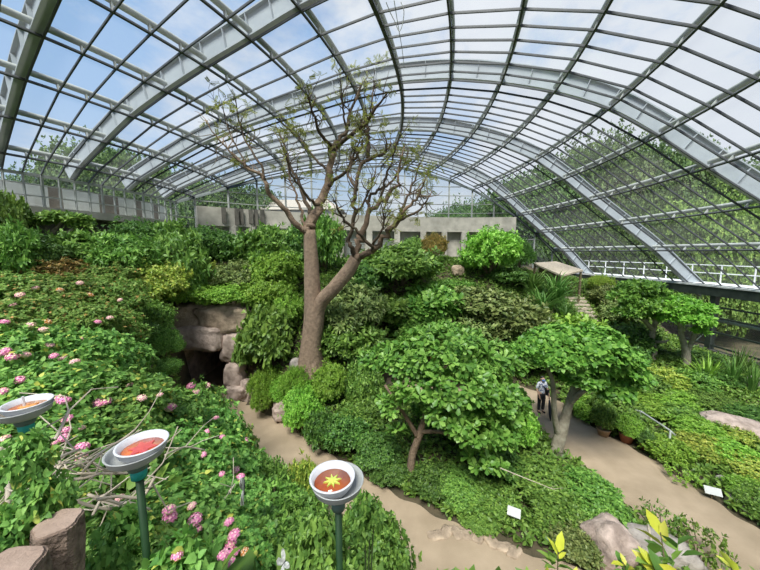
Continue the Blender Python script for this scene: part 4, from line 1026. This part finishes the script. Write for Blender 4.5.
Rz = np.array(Matrix.Rotation(.15, 3, 'Z')); hp2 = Rz @ np.array((Lw[0] + .0, Lw[1] - .01, Lw[2] - .08)) + np.array(person.location)
tip = at(550.5, 421, z=.06)
um = empty('umbrella', tuple(tip), 0, 'long black folded umbrella held down to the path by the person', 'umbrella')
v = hp2 - tip
MB().tube([(0, 0, -.01), v * .08, v * .3, v * .6, v * .85, v * .9], [.008, .03, .055, .06, .035, .012], 10, wob=.1).build('canopy', M['cloth_black'], um, True)
MB().tube([v * .88, v * 1.0, v * 1.08], .012, 8).build('handle', M['cloth_black'], um, True)

# ================================================================== PLANTS (kind, px, top row, distance, width px, name, label, category, leaf)
GB = 'background shrubs'
M['mid_stem'] = solid('stem_green', (.1, .14, .05), (.06, .09, .03), .8, 8)
GROUPS = {'leafy_shrub': 'leafy shrubs around the garden', 'hedge': 'hedges over the tunnel and behind the path', 'drooping_hedge': 'drooping hedges left of the tunnel', 'flowering_shrub': 'low flowering shrubs', 'strap_leaf_plant': 'strap leaved clumps by the stairs', 'leafy_bush': 'leafy bushes at the bottom of the picture', 'soft_shrub': 'soft shrubs by the bare tree', 'clipped_bush': 'clipped bushes at the path bend', 'spiky_rosette': 'spiky rosettes on the right', 'reed_clump': 'reed clumps on the right', 'straggly_weed': 'straggly weeds by the right path'}
def P(*a, **k):
    t = plant(*a, **k)
    if 'group' not in t and a[5] in GROUPS: t['group'] = GROUPS[a[5]]
    return t
# --- left back, under the gallery
P('loose',-4,190,9.0,52,'leafy_shrub','tall leafy shrub cut off by the left frame edge, in front of the gallery','shrub','mid')
P('glossy',22,232,10.5,74,'leafy_shrub','dark leafy shrub low at the left edge, below the tall one','shrub','dark')
P('loose',-2,226,8.0,60,'leafy_shrub','mid green shrub spilling in at the left edge above the lantana','shrub','mid')
P('glossy',84,232,12.2,60,'leafy_shrub','glossy green shrub in front of the little twisted tree','shrub','mid')
P('glossy',122,236,12.6,66,'leafy_shrub','glossy green shrub right of the one by the twisted tree','shrub','mid')
P('hedge',140,221,15.2,60,'leafy_shrub','dark shrub touching the gallery slab, right of the twisted tree','shrub','dark')
P('loose',170,222,15.6,52,'leafy_shrub','loose dark shrub near the end of the gallery','shrub','mid')
P('glossy',176,237,14.2,60,'leafy_shrub','broad glossy shrub left of the annex above the tunnel','shrub','mid')
P('hedge',204,228,17.4,56,'leafy_shrub','dark clipped shrub in front of the left end of the annex','shrub','dark')
P('loose',236,236,18.0,50,'leafy_shrub','dark shrub before the first annex pillars','shrub','dark')
P('loose',272,227,17.4,64,'leafy_shrub','tall green shrub left of the bare tree trunk before the annex','shrub','mid')
P('loose',322,214,16.0,40,'leafy_shrub','narrow tall shrub just behind the bare tree trunk','shrub','mid')
P('loose',299,228,15.8,40,'leafy_shrub','green shrub left of the narrow one behind the bare tree trunk','shrub','dark')
P('lantfine',55,258,10.6,60,'flowering_shrub','low shrub with orange tinted tips below the twisted tree','shrub','russet')
P('lantfine',106,262,11.6,66,'flowering_shrub','yellow green low shrub below the glossy pair on the left','shrub','lantana_far')
P('lantfine',152,262,12.8,66,'flowering_shrub','yellow green low shrub above the left shoulder of the tunnel','shrub','yellow')
P('lantfine',200,262,15.5,52,'leafy_shrub','low yellow green shrub behind the hedge on the tunnel','shrub','yellow')
P('hedge',238,262,15.8,56,'leafy_shrub','olive shrub with bare twigs behind the hedge on the tunnel','shrub','olive')
P('lantfine',276,252,15.8,56,'leafy_shrub','light green shrub behind the hedge, next to the bare tree trunk','shrub','bright')
P('hedge',163,284,13.6,48,'hedge','bright green hedge on the left shoulder of the tunnel','hedge','bright',deep=1.2)
P('hedge',198,285,13.9,50,'hedge','bright green hedge hanging over the middle of the tunnel rock','hedge','bright')
P('hedge',233,284,14.4,50,'hedge','bright green hedge over the right shoulder of the tunnel','hedge','bright')
P('hedge',268,278,14.6,50,'hedge','bright green hedge between the tunnel and the bare tree','hedge','bright',deep=1.2)
P('lantfine',286,292,14.0,34,'leafy_shrub','pale leaved shrub left of the bare tree trunk, under the hedge','shrub','bright')
# --- slope left of the tunnel
P('hedge',150,302,11.4,46,'drooping_hedge','green drooping hedge left of the tan tunnel rock, upper part','hedge','mid',maxh=3.5)
P('hedge',162,328,11.0,34,'drooping_hedge','green drooping hedge left of the tunnel opening, middle part','hedge','mid',maxh=3.5)
P('hedge',162,360,10.5,36,'drooping_hedge','green drooping hedge left of the tunnel opening, lowest part','hedge','mid')
P('hedge',128,322,10.2,50,'drooping_hedge','dark patch of hedge among the lantana left of the tunnel','hedge','dark')
# --- lantana carpet, far to near
LG = 'lantana bushes of the left slope'
for px, top, Y, w, lb in [
 (12,274,8.6,80,'lantana bush at the left edge under the dark shrubs'),
 (58,276,9.0,84,'lantana bush with orange bloom below the orange tinted shrub'),
 (104,280,9.6,76,'lantana bush with sparse bloom below the yellow green shrub'),
 (104,288,10.0,50,'lantana bush right behind the row touching the dark hedge patch'),
 (24,298,6.8,92,'lantana bush in the second row from the top at the left edge'),
 (76,304,7.2,88,'lantana bush in the second row from the top, left of the dark hedge patch'),
 (108,312,8.2,60,'lantana bush in the second row from the top, touching the dark hedge patch')]:
    P('lantfine',px,top,Y,w,'lantana_bush',lb,'lantana','lantana_far',LG)
LB = {}
for i, (px, top, Y, w, lb) in enumerate([
 (14,330,4.9,110,'lantana bush above the amber feeding dish at the left edge'),
 (72,334,5.4,100,'lantana bush with pale pink bloom, right above the amber dish'),
 (106,340,6.3,80,'lantana bush in mid slope under the dark hedge patch'),
 (138,378,7.2,56,'yellowish lantana bush beside the lowest drooping hedge'),
 (196,388,8.0,64,'lantana bush with pink blooms directly below the tunnel opening'),
 (40,372,3.6,130,'lantana bush behind the amber dish at the left edge'),
 (104,380,4.1,120,'lantana bush behind the middle feeding dish'),
 (156,398,4.9,100,'lantana bush upper right of the middle feeding dish'),
 (202,408,5.8,84,'lantana bush at the path bend below the tunnel'),
 (228,426,6.6,60,'thin yellowish lantana sprig overhanging the path edge'),
 (12,430,2.3,150,'lantana bush tangled with dry branches at the left edge'),
 (92,436,2.6,140,'lantana bush crossed by the middle green pole'),
 (160,438,3.2,120,'lantana bush right of the middle green pole'),
 (206,444,3.9,100,'lantana bush left of the hanging butterfly'),
 (236,462,4.6,80,'lantana bush on the path edge behind the hanging butterfly'),
 (30,500,1.45,150,'lantana bush behind the brown log post'),
 (150,506,1.75,150,'lantana bush with bright pink blooms right of the middle pole'),
 (100,545,1.25,150,'lantana bush at the bottom edge right of the brown log post'),
 (205,500,2.3,110,'lantana bush under the hanging butterfly'),
 (215,548,1.5,120,'lantana bush with pink bloom column at the bottom edge')]):
    LB[i] = P('lant',px,top,Y,w,'lantana_bush',lb,'lantana','lantana',LG)
# --- small leaved bushes at the path edge, bottom centre
for px, top, Y, w, k, mt_, lb in [
 (262,470,4.4,70,'loose','mid','leafy bush on the path edge above the right feeding dish'),
 (300,464,4.6,46,'loose','yellow','bush with yellowish shoots on the path edge, topmost of its group'),
 (262,500,3.0,110,'loose','mid','leafy bush between hanging butterfly and right feeding dish'),
 (300,506,2.8,80,'glossy','mid','leafy bush just left of the right feeding pole'),
 (250,540,2.0,110,'loose','mid','leafy bush at the bottom edge near the lower butterfly'),
 (312,545,1.75,110,'loose','mid','leafy bush at the bottom edge left of the right feeding pole'),
 (376,532,2.1,90,'lant','mid','leafy bush at the bottom edge right of the right feeding pole'),
 (362,510,2.7,56,'lant','mid','leafy sprig right of the right feeding pole, against the path')]:
    P(k,px,top,Y,w,'leafy_bush',lb,'bush',mt_)
# --- near sprigs beside the feeding poles
for px, top, d, w, lb in [(40,474,1.0,60,'lantana sprig above the brown log post beside the short pole'), (24,436,1.0,50,'lantana sprig in front of the short pole at the left edge'), (-6,520,.9,60,'lantana sprig in the lower left corner beside the dry branches'), (176,548,1.0,100,'lantana sprig at the foot of the middle feeding pole'), (318,520,1.05,60,'leafy sprig touching the right feeding pole on its left'), (366,496,1.35,44,'leafy sprig just right of the right dish'), (118,512,1.2,60,'lantana sprig between the log post and the middle pole')]:
    p = at(px, top, d=d); g = float(H(p[0], p[1])); h = p[2] - g; r = w / 2 / F_PX * d
    t = empty('lantana_sprig', (p[0], p[1], g), px, lb, 'lantana', LG)
    f = link('foliage', SH['sprig'][px % 2], M['lantana' if px < 300 else 'mid'], t); f.scale = (r, r, r * 2); f.location = (0, 0, h - r * 2)
    rs = np.random.default_rng(px + 50); mb = MB()
    for k in range(3):
        q = rs.normal(0, r * .4, 2); mb.tube([(0, 0, -.05), (q[0] * .5, q[1] * .5, h * .5), (q[0], q[1], h - r * .6)], [.005, .004, .0025], 6)
    mb.build('stems', M['mid_stem'], t)
# --- around the bare tree and tunnel
P('broad',266,308,13.0,52,'leafy_shrub','leafy shrub with pale new leaves right of the tunnel rock','shrub','mid',deep=.8)
P('glossy',250,330,13.3,34,'leafy_shrub','dark shrub tucked against the right tunnel jamb','shrub','mid')
P('feathery',268,369,11.9,40,'soft_shrub','soft light green shrub right of the pink stones','shrub','bright')
P('feathery',296,368,11.8,32,'soft_shrub','soft light green shrub before the bare tree root','shrub','bright')
P('fine',330,364,11.6,40,'soft_shrub','soft yellow green shrub right of the bare tree root','shrub','bright')
P('hedge',303,388,10.9,46,'clipped_bush','rounded clipped bush at the path bend below the bare tree','bush','bright')
P('hedge',281,378,11.6,26,'clipped_bush','small clipped bush left of the rounded one','bush','bright')
P('glossy',362,362,11.0,44,'leafy_shrub','upright dense shrub left of the gap onto the back path','shrub','mid')
P('glossy',346,284,14.6,72,'leafy_shrub','olive green shrub right of the bare tree trunks','shrub','olive')
P('loose',350,318,13.6,70,'leafy_shrub','shadowy olive shrub right of the bare tree root','shrub','mid')
P('broad',384,296,16.9,60,'leafy_shrub','pale leaved shrub between bare tree and paddle leaved tree','shrub','mid')
# --- centre back
P('glossy',400,246,19.0,84,'leafy_shrub','large glossy shrub before the annex right of the bare tree','shrub','mid')
P('glossy',365,262,18.0,50,'leafy_shrub','dark glossy shrub under the leaning trunk of the bare tree','shrub','dark')
P('broad',432,286,17.6,64,'leafy_shrub','pale broad leaved shrub below the large glossy one','shrub','big')
P('broad',418,312,16.9,64,'leafy_shrub','pale broad leaved shrub behind the crown of the paddle leaved tree','shrub','mid')
P('loose',476,288,18.0,80,'leafy_shrub','greyish green shrub in the middle of the back slope','shrub','olive')
P('loose',512,300,17.2,76,'leafy_shrub','greyish green shrub right of the middle of the back slope','shrub','olive')
P('loose',468,314,16.8,70,'leafy_shrub','dull green shrub above the paddle leaved tree','shrub','olive')
P('fine',491,230,21.6,58,'round_tree','bright green round bushy tree before the right end of the annex','tree','bright')
P('feathery',520,240,22.2,26,'dark_conifer','dark feathery bush right of the bright round tree','bush','dark')
P('feathery',434,235,23.6,28,'russet_shrub','reddish brown shrub before the annex pillars','shrub','russet')
P('fine',412,238,23.4,24,'leafy_shrub','small green shrub left of the reddish brown one','shrub','mid')
P('loose',452,280,21.0,44,'leafy_shrub','shrub on bare soil below the brown rock','shrub','mid')
P('strap',533,268,20.2,50,'strap_leaf_plant','arching strap leaved clump just below the hut roof','plant','strap',stems=False)
P('strap',556,272,19.8,52,'strap_leaf_plant','arching strap leaved clump between the hut and the stairs','plant','strap',stems=False)
P('strap',543,286,18.8,50,'strap_leaf_plant','arching strap leaved clump in front of the two by the hut','plant','strap',stems=False)
P('strap',566,296,18.2,34,'strap_leaf_plant','small strap leaved clump at the left side of the stairs','plant','strap',stems=False)
P('loose',510,268,21.0,40,'leafy_shrub','dark shrub under the bright round tree','shrub','dark')
P('broad',545,316,16.8,60,'leafy_shrub','bright broad leaved shrub above the fig crown, left','shrub','bright')
P('broad',580,318,16.2,54,'leafy_shrub','bright broad leaved shrub at the foot of the stairs','shrub','bright')
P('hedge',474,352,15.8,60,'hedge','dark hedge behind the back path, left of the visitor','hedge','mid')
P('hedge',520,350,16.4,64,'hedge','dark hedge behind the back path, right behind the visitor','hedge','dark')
P('loose',505,330,17,60,'leafy_shrub','green shrub above the dark hedge on the back path','shrub','mid')
P('loose',440,330,16.8,60,'leafy_shrub','green shrub behind the back path, hidden by the paddle leaves','shrub','mid')
P('loose',558,352,15.8,50,'leafy_shrub','shrub behind the fig crown next to the back path bend','shrub','mid')
P('loose',608,286,21.6,30,'leafy_shrub','shrub right of the stairs at the hut','shrub','olive')
P('feathery',602,276,23.0,24,'flowering_shrub','yellow flowering bush beside the hut posts','shrub','yellow')
P('loose',624,302,20.0,40,'leafy_shrub','olive shrub right of the middle of the stairs','shrub','olive')
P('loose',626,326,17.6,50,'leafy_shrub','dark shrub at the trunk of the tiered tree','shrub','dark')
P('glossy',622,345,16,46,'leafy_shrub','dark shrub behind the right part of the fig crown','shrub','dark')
# --- island bed
IG = 'low shrubs of the island bed'
for px, top, Y, w, k, mt_, lb in [
 (322,414,10.0,40,'loose','dark','low dark shrub on the island bed tip by the path bend'),
 (345,418,9.9,54,'loose','dark','low dark shrub on the island edge below the upright dense shrub'),
 (378,438,9.1,54,'fine','dark','low dark shrub on the island edge left of the slender trunk'),
 (360,402,10.8,50,'loose','mid','green shrub on the island behind the dark edge shrubs'),
 (388,462,8.9,44,'fine','dark','low dark shrub touching the slender trunk'),
 (434,472,8.4,50,'loose','dark','low dark shrub right of the slender trunk base'),
 (462,478,7.9,60,'fine','mid','low shrub on the island edge under the hanging paddle leaves'),
 (496,490,7.9,56,'loose','mid','low shrub on the island edge behind the left plant sign'),
 (480,513,7.25,44,'fine','mid','mat of small leaves left of the left plant sign'),
 (548,520,7.0,44,'fine','mid','mat of small leaves right of the left plant sign'),
 (545,470,8.6,70,'loose','mid','shrub around the base of the fig trunk, left side'),
 (585,480,8.2,66,'loose','mid','shrub right of the fig trunk base against the path'),
 (560,496,7.6,64,'loose','mid','shrub in front of the fig trunk base'),
 (600,502,7.3,56,'loose','mid','shrub overhanging the large rounded boulder'),
 (575,528,6.7,56,'loose','olive','ragged shrub left of the large rounded boulder'),
 (500,384,10.9,56,'lantfine','bright','bright small leaved shrub on the island behind the paddle leaved crown'),
 (520,406,9.6,44,'lantfine','bright','bright small leaved shrub on the island just left of the fig trunk'),
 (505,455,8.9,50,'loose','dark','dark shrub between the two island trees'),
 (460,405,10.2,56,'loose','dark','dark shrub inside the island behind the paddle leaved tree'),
 (430,392,11.4,40,'loose','mid','shrub on the back edge of the island behind the paddle leaves')]:
    P(k,px,top,Y,w,'low_shrub',lb,'shrub',mt_,IG,minh=.22 if lb[:3] == 'mat' else None)
# --- right slope
RG = 'shrubs of the right slope'
for px, top, Y, w, k, mt_, lb in [
 (618,396,11.6,50,'loose','mid','leafy bush behind the pale bowl pot under the fig crown'),
 (590,402,12.2,40,'loose','bright','leafy bush behind the fig trunk at the far side of the path'),
 (645,398,12.2,52,'fine','bright','bright low bush above the red brown pots'),
 (640,372,13.6,50,'loose','mid','green bush right of the fig crown'),
 (664,370,13.8,44,'loose','yellow','yellow green bush below the tiered tree trunk'),
 (668,390,12.6,50,'fine','bright','bright bush above the handrail'),
 (690,372,13.6,44,'loose','mid','olive bush left of the spiky rosette'),
 (706,392,12.4,46,'hedge','mid','rounded dense bush below the spiky rosette'),
 (684,408,11.4,46,'broad','mid','large leaved bush between handrail and rounded bush'),
 (728,424,10.6,44,'loose','yellow','yellow green bush left of the long pinkish boulder'),
 (700,420,10.4,50,'glossy','bright','soft bright bush below the rounded dense bush'),
 (668,440,9.8,44,'loose','bright','soft grassy bush overhanging the path below the handrail'),
 (702,438,9.6,52,'loose','yellow','soft grassy bush above the right plant sign'),
 (738,448,9.2,54,'loose','bright','soft grassy bush right of the one above the plant sign'),
 (755,460,8.7,56,'lantfine','yellow','soft grassy bush at the right frame edge'),
 (684,466,9.0,34,'weed','bright','soft grassy bush left of the right plant sign on the path edge'),
 (750,482,8.3,42,'fine','bright','fine leaved bush right of the right plant sign'),
 (765,492,7.9,50,'fine','mid','fine leaved bush at the right frame edge above the edging stone'),
 (760,412,12.6,50,'glossy','dark','dark bush at the right frame edge behind the long boulder'),
 (722,372,14.4,36,'glossy','dark','dark bush right of the spiky rosette'),
 (671,352,17.2,24,'loose','dark','dark shrub between the trunks of the two tiered trees'),
 (700,352,16.8,34,'loose','dark','dark shrub behind the spiky rosette near the eave post')]:
    P(k,px,top,Y,w,'slope_shrub',lb,'shrub',mt_,RG)
P('spiky',711,352,14.2,46,'spiky_rosette','spiky bright green rosette plant at the foot of the eave post','plant','bright',stems=False)
P('spiky',744,340,14.6,40,'spiky_rosette','darker spiky rosette high by the last eave post on the right','plant','strap',stems=False)
P('reed',736,356,13.6,36,'reed_clump','tall reed like clump left of the right frame edge','plant','strap',stems=False)
P('reed',756,362,13.0,34,'reed_clump','tall reed like clump at the right frame edge','plant','strap',stems=False)
# --- thin weeds before the right path and bright shoots at the bottom
for px, top, Y, w, lb in [(662,508,6.6,44,'thin straggly weed before the right path above the flat boulder'), (702,524,6.1,50,'thin straggly weed right of the flat boulder')]:
    P('weed',px,top,Y,w,'straggly_weed',lb,'weed','mid',maxh=1.8)
def bright_shoot(px, py, d, s, n, lab, seed):
    p = at(px, py, d=d); g = float(H(p[0], p[1])); t = empty('bright_shoot', (p[0], p[1], g), seed, lab, 'shoot')
    rng = np.random.default_rng(seed); h = max(p[2] - g, .2)
    Pp, D, mb = [], [], MB()
    for i in range(n):
        a = i * 2.4; q = np.array([math.cos(a) * s * .8, math.sin(a) * s * .8, h * rng.uniform(.82, 1.0)])
        mb.tube([(0, 0, -.05), (q[0] * .3, q[1] * .3, h * .5), q], [.008, .006, .003], 6); Pp.append(q); D.append((math.cos(a) * .6, math.sin(a) * .6, .8))
    mb.build('stem', M['stem'], t)
    Pp, D = np.array(Pp), unit(np.array(D))
    link('leaves', leaf_mesh('leaves', *shoot_leaves(rng, Pp, D, 3, s * .8, s * .36, spread=(.3, .9)), 'oval'), M['neon'], t)
    link('lower_leaves', leaf_mesh('lower_leaves', *shoot_leaves(rng, np.repeat(Pp, 3, 0) * (.9, .9, .88) + rng.normal(0, s * .3, (3 * n, 3)) * (1, 1, .5), np.repeat(D, 3, 0), 4, s * .7, s * .34), 'oval'), M['mid'], t)
bright_shoot(683, 552, 1.9, .2, 4, 'shrub with yellow new leaves at the bottom edge right of the boulders', 3)
bright_shoot(560, 562, 1.9, .14, 3, 'shrub with yellow new leaves at the bottom edge left of the boulders', 5)
bright_shoot(752, 566, 1.9, .12, 3, 'shrub with yellow new leaves in the bottom right corner', 8)
bright_shoot(640, 566, 1.75, .1, 2, 'small yellow leaved shoot under the flat boulder', 9)

# --- lantana flower heads, each on the bush it grows from
def flower_mesh(name, cols, seed):
    rng = np.random.default_rng(seed); mb = MB(); mats = []
    V, Fc, mi = [], [], []
    n = 26
    for i in range(n):
        z = 1 - 1.25 * (i + .5) / n; a = i * 2.4; r = math.sqrt(max(0, 1 - z * z))
        d = np.array([r * math.cos(a), r * math.sin(a), z]); u = unit(np.cross(d, (0.1, .2, 1))); w = np.cross(d, u)
        c = d * np.array([1, 1, .75]); s = .27
        b = len(V); V.append(c * .92)
        for k in range(8):
            rr = s * (1 if k % 2 == 0 else .55); an = k * PI / 4
            V.append(c + (u * math.cos(an) + w * math.sin(an)) * rr)
        for k in range(8): Fc.append((b, b + 1 + k, b + 1 + (k + 1) % 8)); mi.append(0 if z < .45 else 1)
    b0 = len(V)      # rounded heart of the flower head
    for i in range(6):
        for k in range(10):
            th = PI * (i + .5) / 6; V.append(np.array([math.sin(th) * math.cos(k * PI / 5), math.sin(th) * math.sin(k * PI / 5), math.cos(th) * .75]) * .86)
    for i in range(5):
        for k in range(10):
            Fc.append((b0 + i * 10 + k, b0 + i * 10 + 10 + k, b0 + i * 10 + 10 + (k + 1) % 10, b0 + i * 10 + (k + 1) % 10)); mi.append(0 if i < 2 else 1)
    me = bpy.data.meshes.new(name); me.from_pydata([tuple(v) for v in V], [], Fc)
    for c in cols: me.materials.append(c)
    me.polygons.foreach_set('material_index', np.array(mi, np.int32)); me.update(); return me
fp_ = solid('petal_pink', (.95, .36, .62), (.9, .25, .52), .6, 30); fpp = solid('petal_pale_pink', (.97, .58, .62), (.95, .48, .55), .6, 30)
fy_ = solid('petal_cream', (.95, .8, .55), (.92, .68, .48), .6, 30); fo_ = solid('petal_orange', (.8, .36, .1), (.7, .25, .06), .6, 30)
FM = [flower_mesh('flower_head', (fp_, fpp), 1), flower_mesh('flower_head', (fp_, fy_), 2), flower_mesh('flower_head', (fpp, fy_), 3), flower_mesh('flower_head', (fo_, fy_), 4)]
FL = [(4,352,0,9,5),(12,357,1,8,5),(50,345,2,6,6),(64,401,0,9,3.4),(60,398,1,8,3.4),(99,403,0,10,4),(106,401,1,8,4),(84,339,2,6,6),(75,362,2,7,5),(63,358,2,6,5),(54,356,0,6,5),
 (142,398,2,7,5),(170,408,1,10,4.6),(160,395,2,5,5.5),(191,386,0,7,7),(207,386,1,6,7.4),(196,392,2,6,7),(82,447,0,10,2.4),(82,456,1,10,2.4),(67,419,0,8,3),(63,438,0,8,2.6),(66,430,0,7,2.8),(81,428,2,6,3),(55,443,1,5,2.6),
 (154,455,0,7,3.2),(153,447,2,6,3.3),(170,517,0,11,1.6),(169,510,1,10,1.65),(192,506,2,7,1.9),(195,520,0,11,1.75),(198,528,1,7,1.7),(177,556,0,9,1.45),(229,522,0,8,2.0),(234,535,0,10,1.8),(231,543,1,9,1.75),(228,552,0,10,1.65),(222,556,0,9,1.6),(234,553,0,9,1.6),(230,563,1,9,1.55),(245,552,3,7,1.7),
 (46,322,3,7,6.8),(44,330,2,7,6.6),(30,326,2,8,6.2),(12,305,2,6,6.8),(20,295,2,6,7.2),(90,295,3,5,8.4),(60,290,3,5,8),(36,288,2,5,8),(120,300,2,4,8.6),(80,283,2,5,9),(5,322,0,6,6),(25,355,2,7,4.8),(240,478,0,8,3.4),(236,470,1,6,3.4),(246,440,0,5,6),(222,437,0,5,6.2),(216,418,1,5,6.6),(207,432,0,6,5.4),(203,455,0,6,4.2),(222,474,0,5,3.6),(98,322,0,5,7.4),(110,318,2,5,7.6),(130,385,2,5,5),(2,392,1,8,3.2),(20,380,0,8,3.6),(138,462,0,6,2.9),(120,498,2,7,1.9),(4,440,2,9,2.1)]
lan = [(t, np.array([x, y, g]), r, h) for t, x, y, g, r, h in PLANTS if 'lantana' in t.name]
bpy.context.view_layer.update(); DG = bpy.context.evaluated_depsgraph_get()
def surface_depth(px, py, d):
    """how far away the foliage surface is there, so a flower head sits on it"""
    r = ray(px, py); o_ = Vector((0, 0, EYE)) + Vector(r) * .6
    for _ in range(4):
        hit, loc, nrm, idx, ob, mat = SC.ray_cast(DG, o_, Vector(r))
        if not hit: return d
        if ob.name.startswith('foliage'):
            y = loc.y / r[1]
            return y * .985 if y < 12 else d
        o_ = loc + Vector(r) * .02
    return d
FL = [(px, py, ty, w, surface_depth(px, py, d)) for px, py, ty, w, d in FL]
for i, (px, py, ty, w, d) in enumerate(FL):
    p = at(px, py, d=d); best = min(lan, key=lambda q: np.hypot(p[0] - q[1][0], p[1] - q[1][1]) / q[2])
    t = best[0]; rad = w / 2 / F_PX * d * 1.2
    o = link('flower_head', FM[ty], None, t)
    mw = Matrix.Translation(Vector(p)) @ Matrix.Rotation(i * 1.3, 4, 'Z') @ Matrix.Rotation(.35, 4, 'X') @ Matrix.Scale(rad, 4)
    tm = Matrix.Translation(t.location) @ Matrix.Rotation(t.rotation_euler.z, 4, 'Z') @ Matrix.Diagonal((*t.scale, 1))
    o.matrix_parent_inverse = tm.inverted(); o.matrix_basis = mw

# ------------------------------------------------------------------ sky, sun, camera
w = bpy.data.worlds.new('sky'); SC.world = w; w.use_nodes = True
t = w.node_tree; t.nodes.clear()
out = t.nodes.new('ShaderNodeOutputWorld'); bg = t.nodes.new('ShaderNodeBackground')
tc = t.nodes.new('ShaderNodeTexCoord')
mp = t.nodes.new('ShaderNodeMapping'); mp.inputs['Scale'].default_value = (1, 1, 1.9); mp.inputs['Location'].default_value = (.35, .2, .1)
t.links.new(tc.outputs['Generated'], mp.inputs[0])
n1 = noise_tex(t, 2.3, 9, mp.outputs[0], .6)
# more open blue towards the west (left), more cloud towards the east
sx = t.nodes.new('ShaderNodeSeparateXYZ'); t.links.new(tc.outputs['Generated'], sx.inputs[0])
ma = t.nodes.new('ShaderNodeMath'); ma.operation = 'MULTIPLY_ADD'; ma.inputs[1].default_value = .16; t.links.new(sx.outputs[0], ma.inputs[0]); t.links.new(n1, ma.inputs[2])
mz = t.nodes.new('ShaderNodeMath'); mz.operation = 'MULTIPLY_ADD'; mz.inputs[1].default_value = -.10; t.links.new(sx.outputs[2], mz.inputs[0]); t.links.new(ma.outputs[0], mz.inputs[2])
blue = ramp(t, sx.outputs[2], [(0, (.60, .70, .82)), (.35, (.36, .53, .80)), (1, (.17, .34, .68))])
cl = ramp(t, n1, [(.3, (.62, .66, .76)), (.7, (.80, .82, .88))])
fac = ramp(t, mz.outputs[0], [(.36, (0, 0, 0)), (.54, (1, 1, 1))])
mx = t.nodes.new('ShaderNodeMix'); mx.data_type = 'RGBA'
t.links.new(fac, mx.inputs[0]); t.links.new(blue, mx.inputs[6]); t.links.new(cl, mx.inputs[7])
t.links.new(mx.outputs[2], bg.inputs[0]); bg.inputs[1].default_value = 1.1
t.links.new(bg.outputs[0], out.inputs[0])
sun = bpy.data.lights.new('sun', 'SUN'); sun.energy = 8.4; sun.angle = math.radians(24); sun.color = (1, .97, .9)
so = bpy.data.objects.new('sun', sun); COL.objects.link(so); so.rotation_euler = (math.radians(30), math.radians(-12), 0); so.location = (0, 0, 40)
cd = bpy.data.cameras.new('camera'); co = bpy.data.objects.new('camera', cd); COL.objects.link(co)
co.location = (0, 0, EYE); co.rotation_euler = (PI / 2 - PITCH, 0, 0)
cd.sensor_fit = 'HORIZONTAL'; cd.sensor_width = 36; cd.lens = 36 * F_PX / 760; cd.clip_start = .05; cd.clip_end = 600
SC.camera = co
vs = SC.view_settings; vs.view_transform = 'Standard'; vs.look = 'None'; vs.gamma = 1; vs.use_curve_mapping = False; vs.exposure = 0.0
SC.cycles.max_bounces = 7; SC.cycles.diffuse_bounces = 3; SC.cycles.glossy_bounces = 2; SC.cycles.transmission_bounces = 4
SC.cycles.transparent_max_bounces = 16; SC.cycles.caustics_reflective = False; SC.cycles.caustics_refractive = False
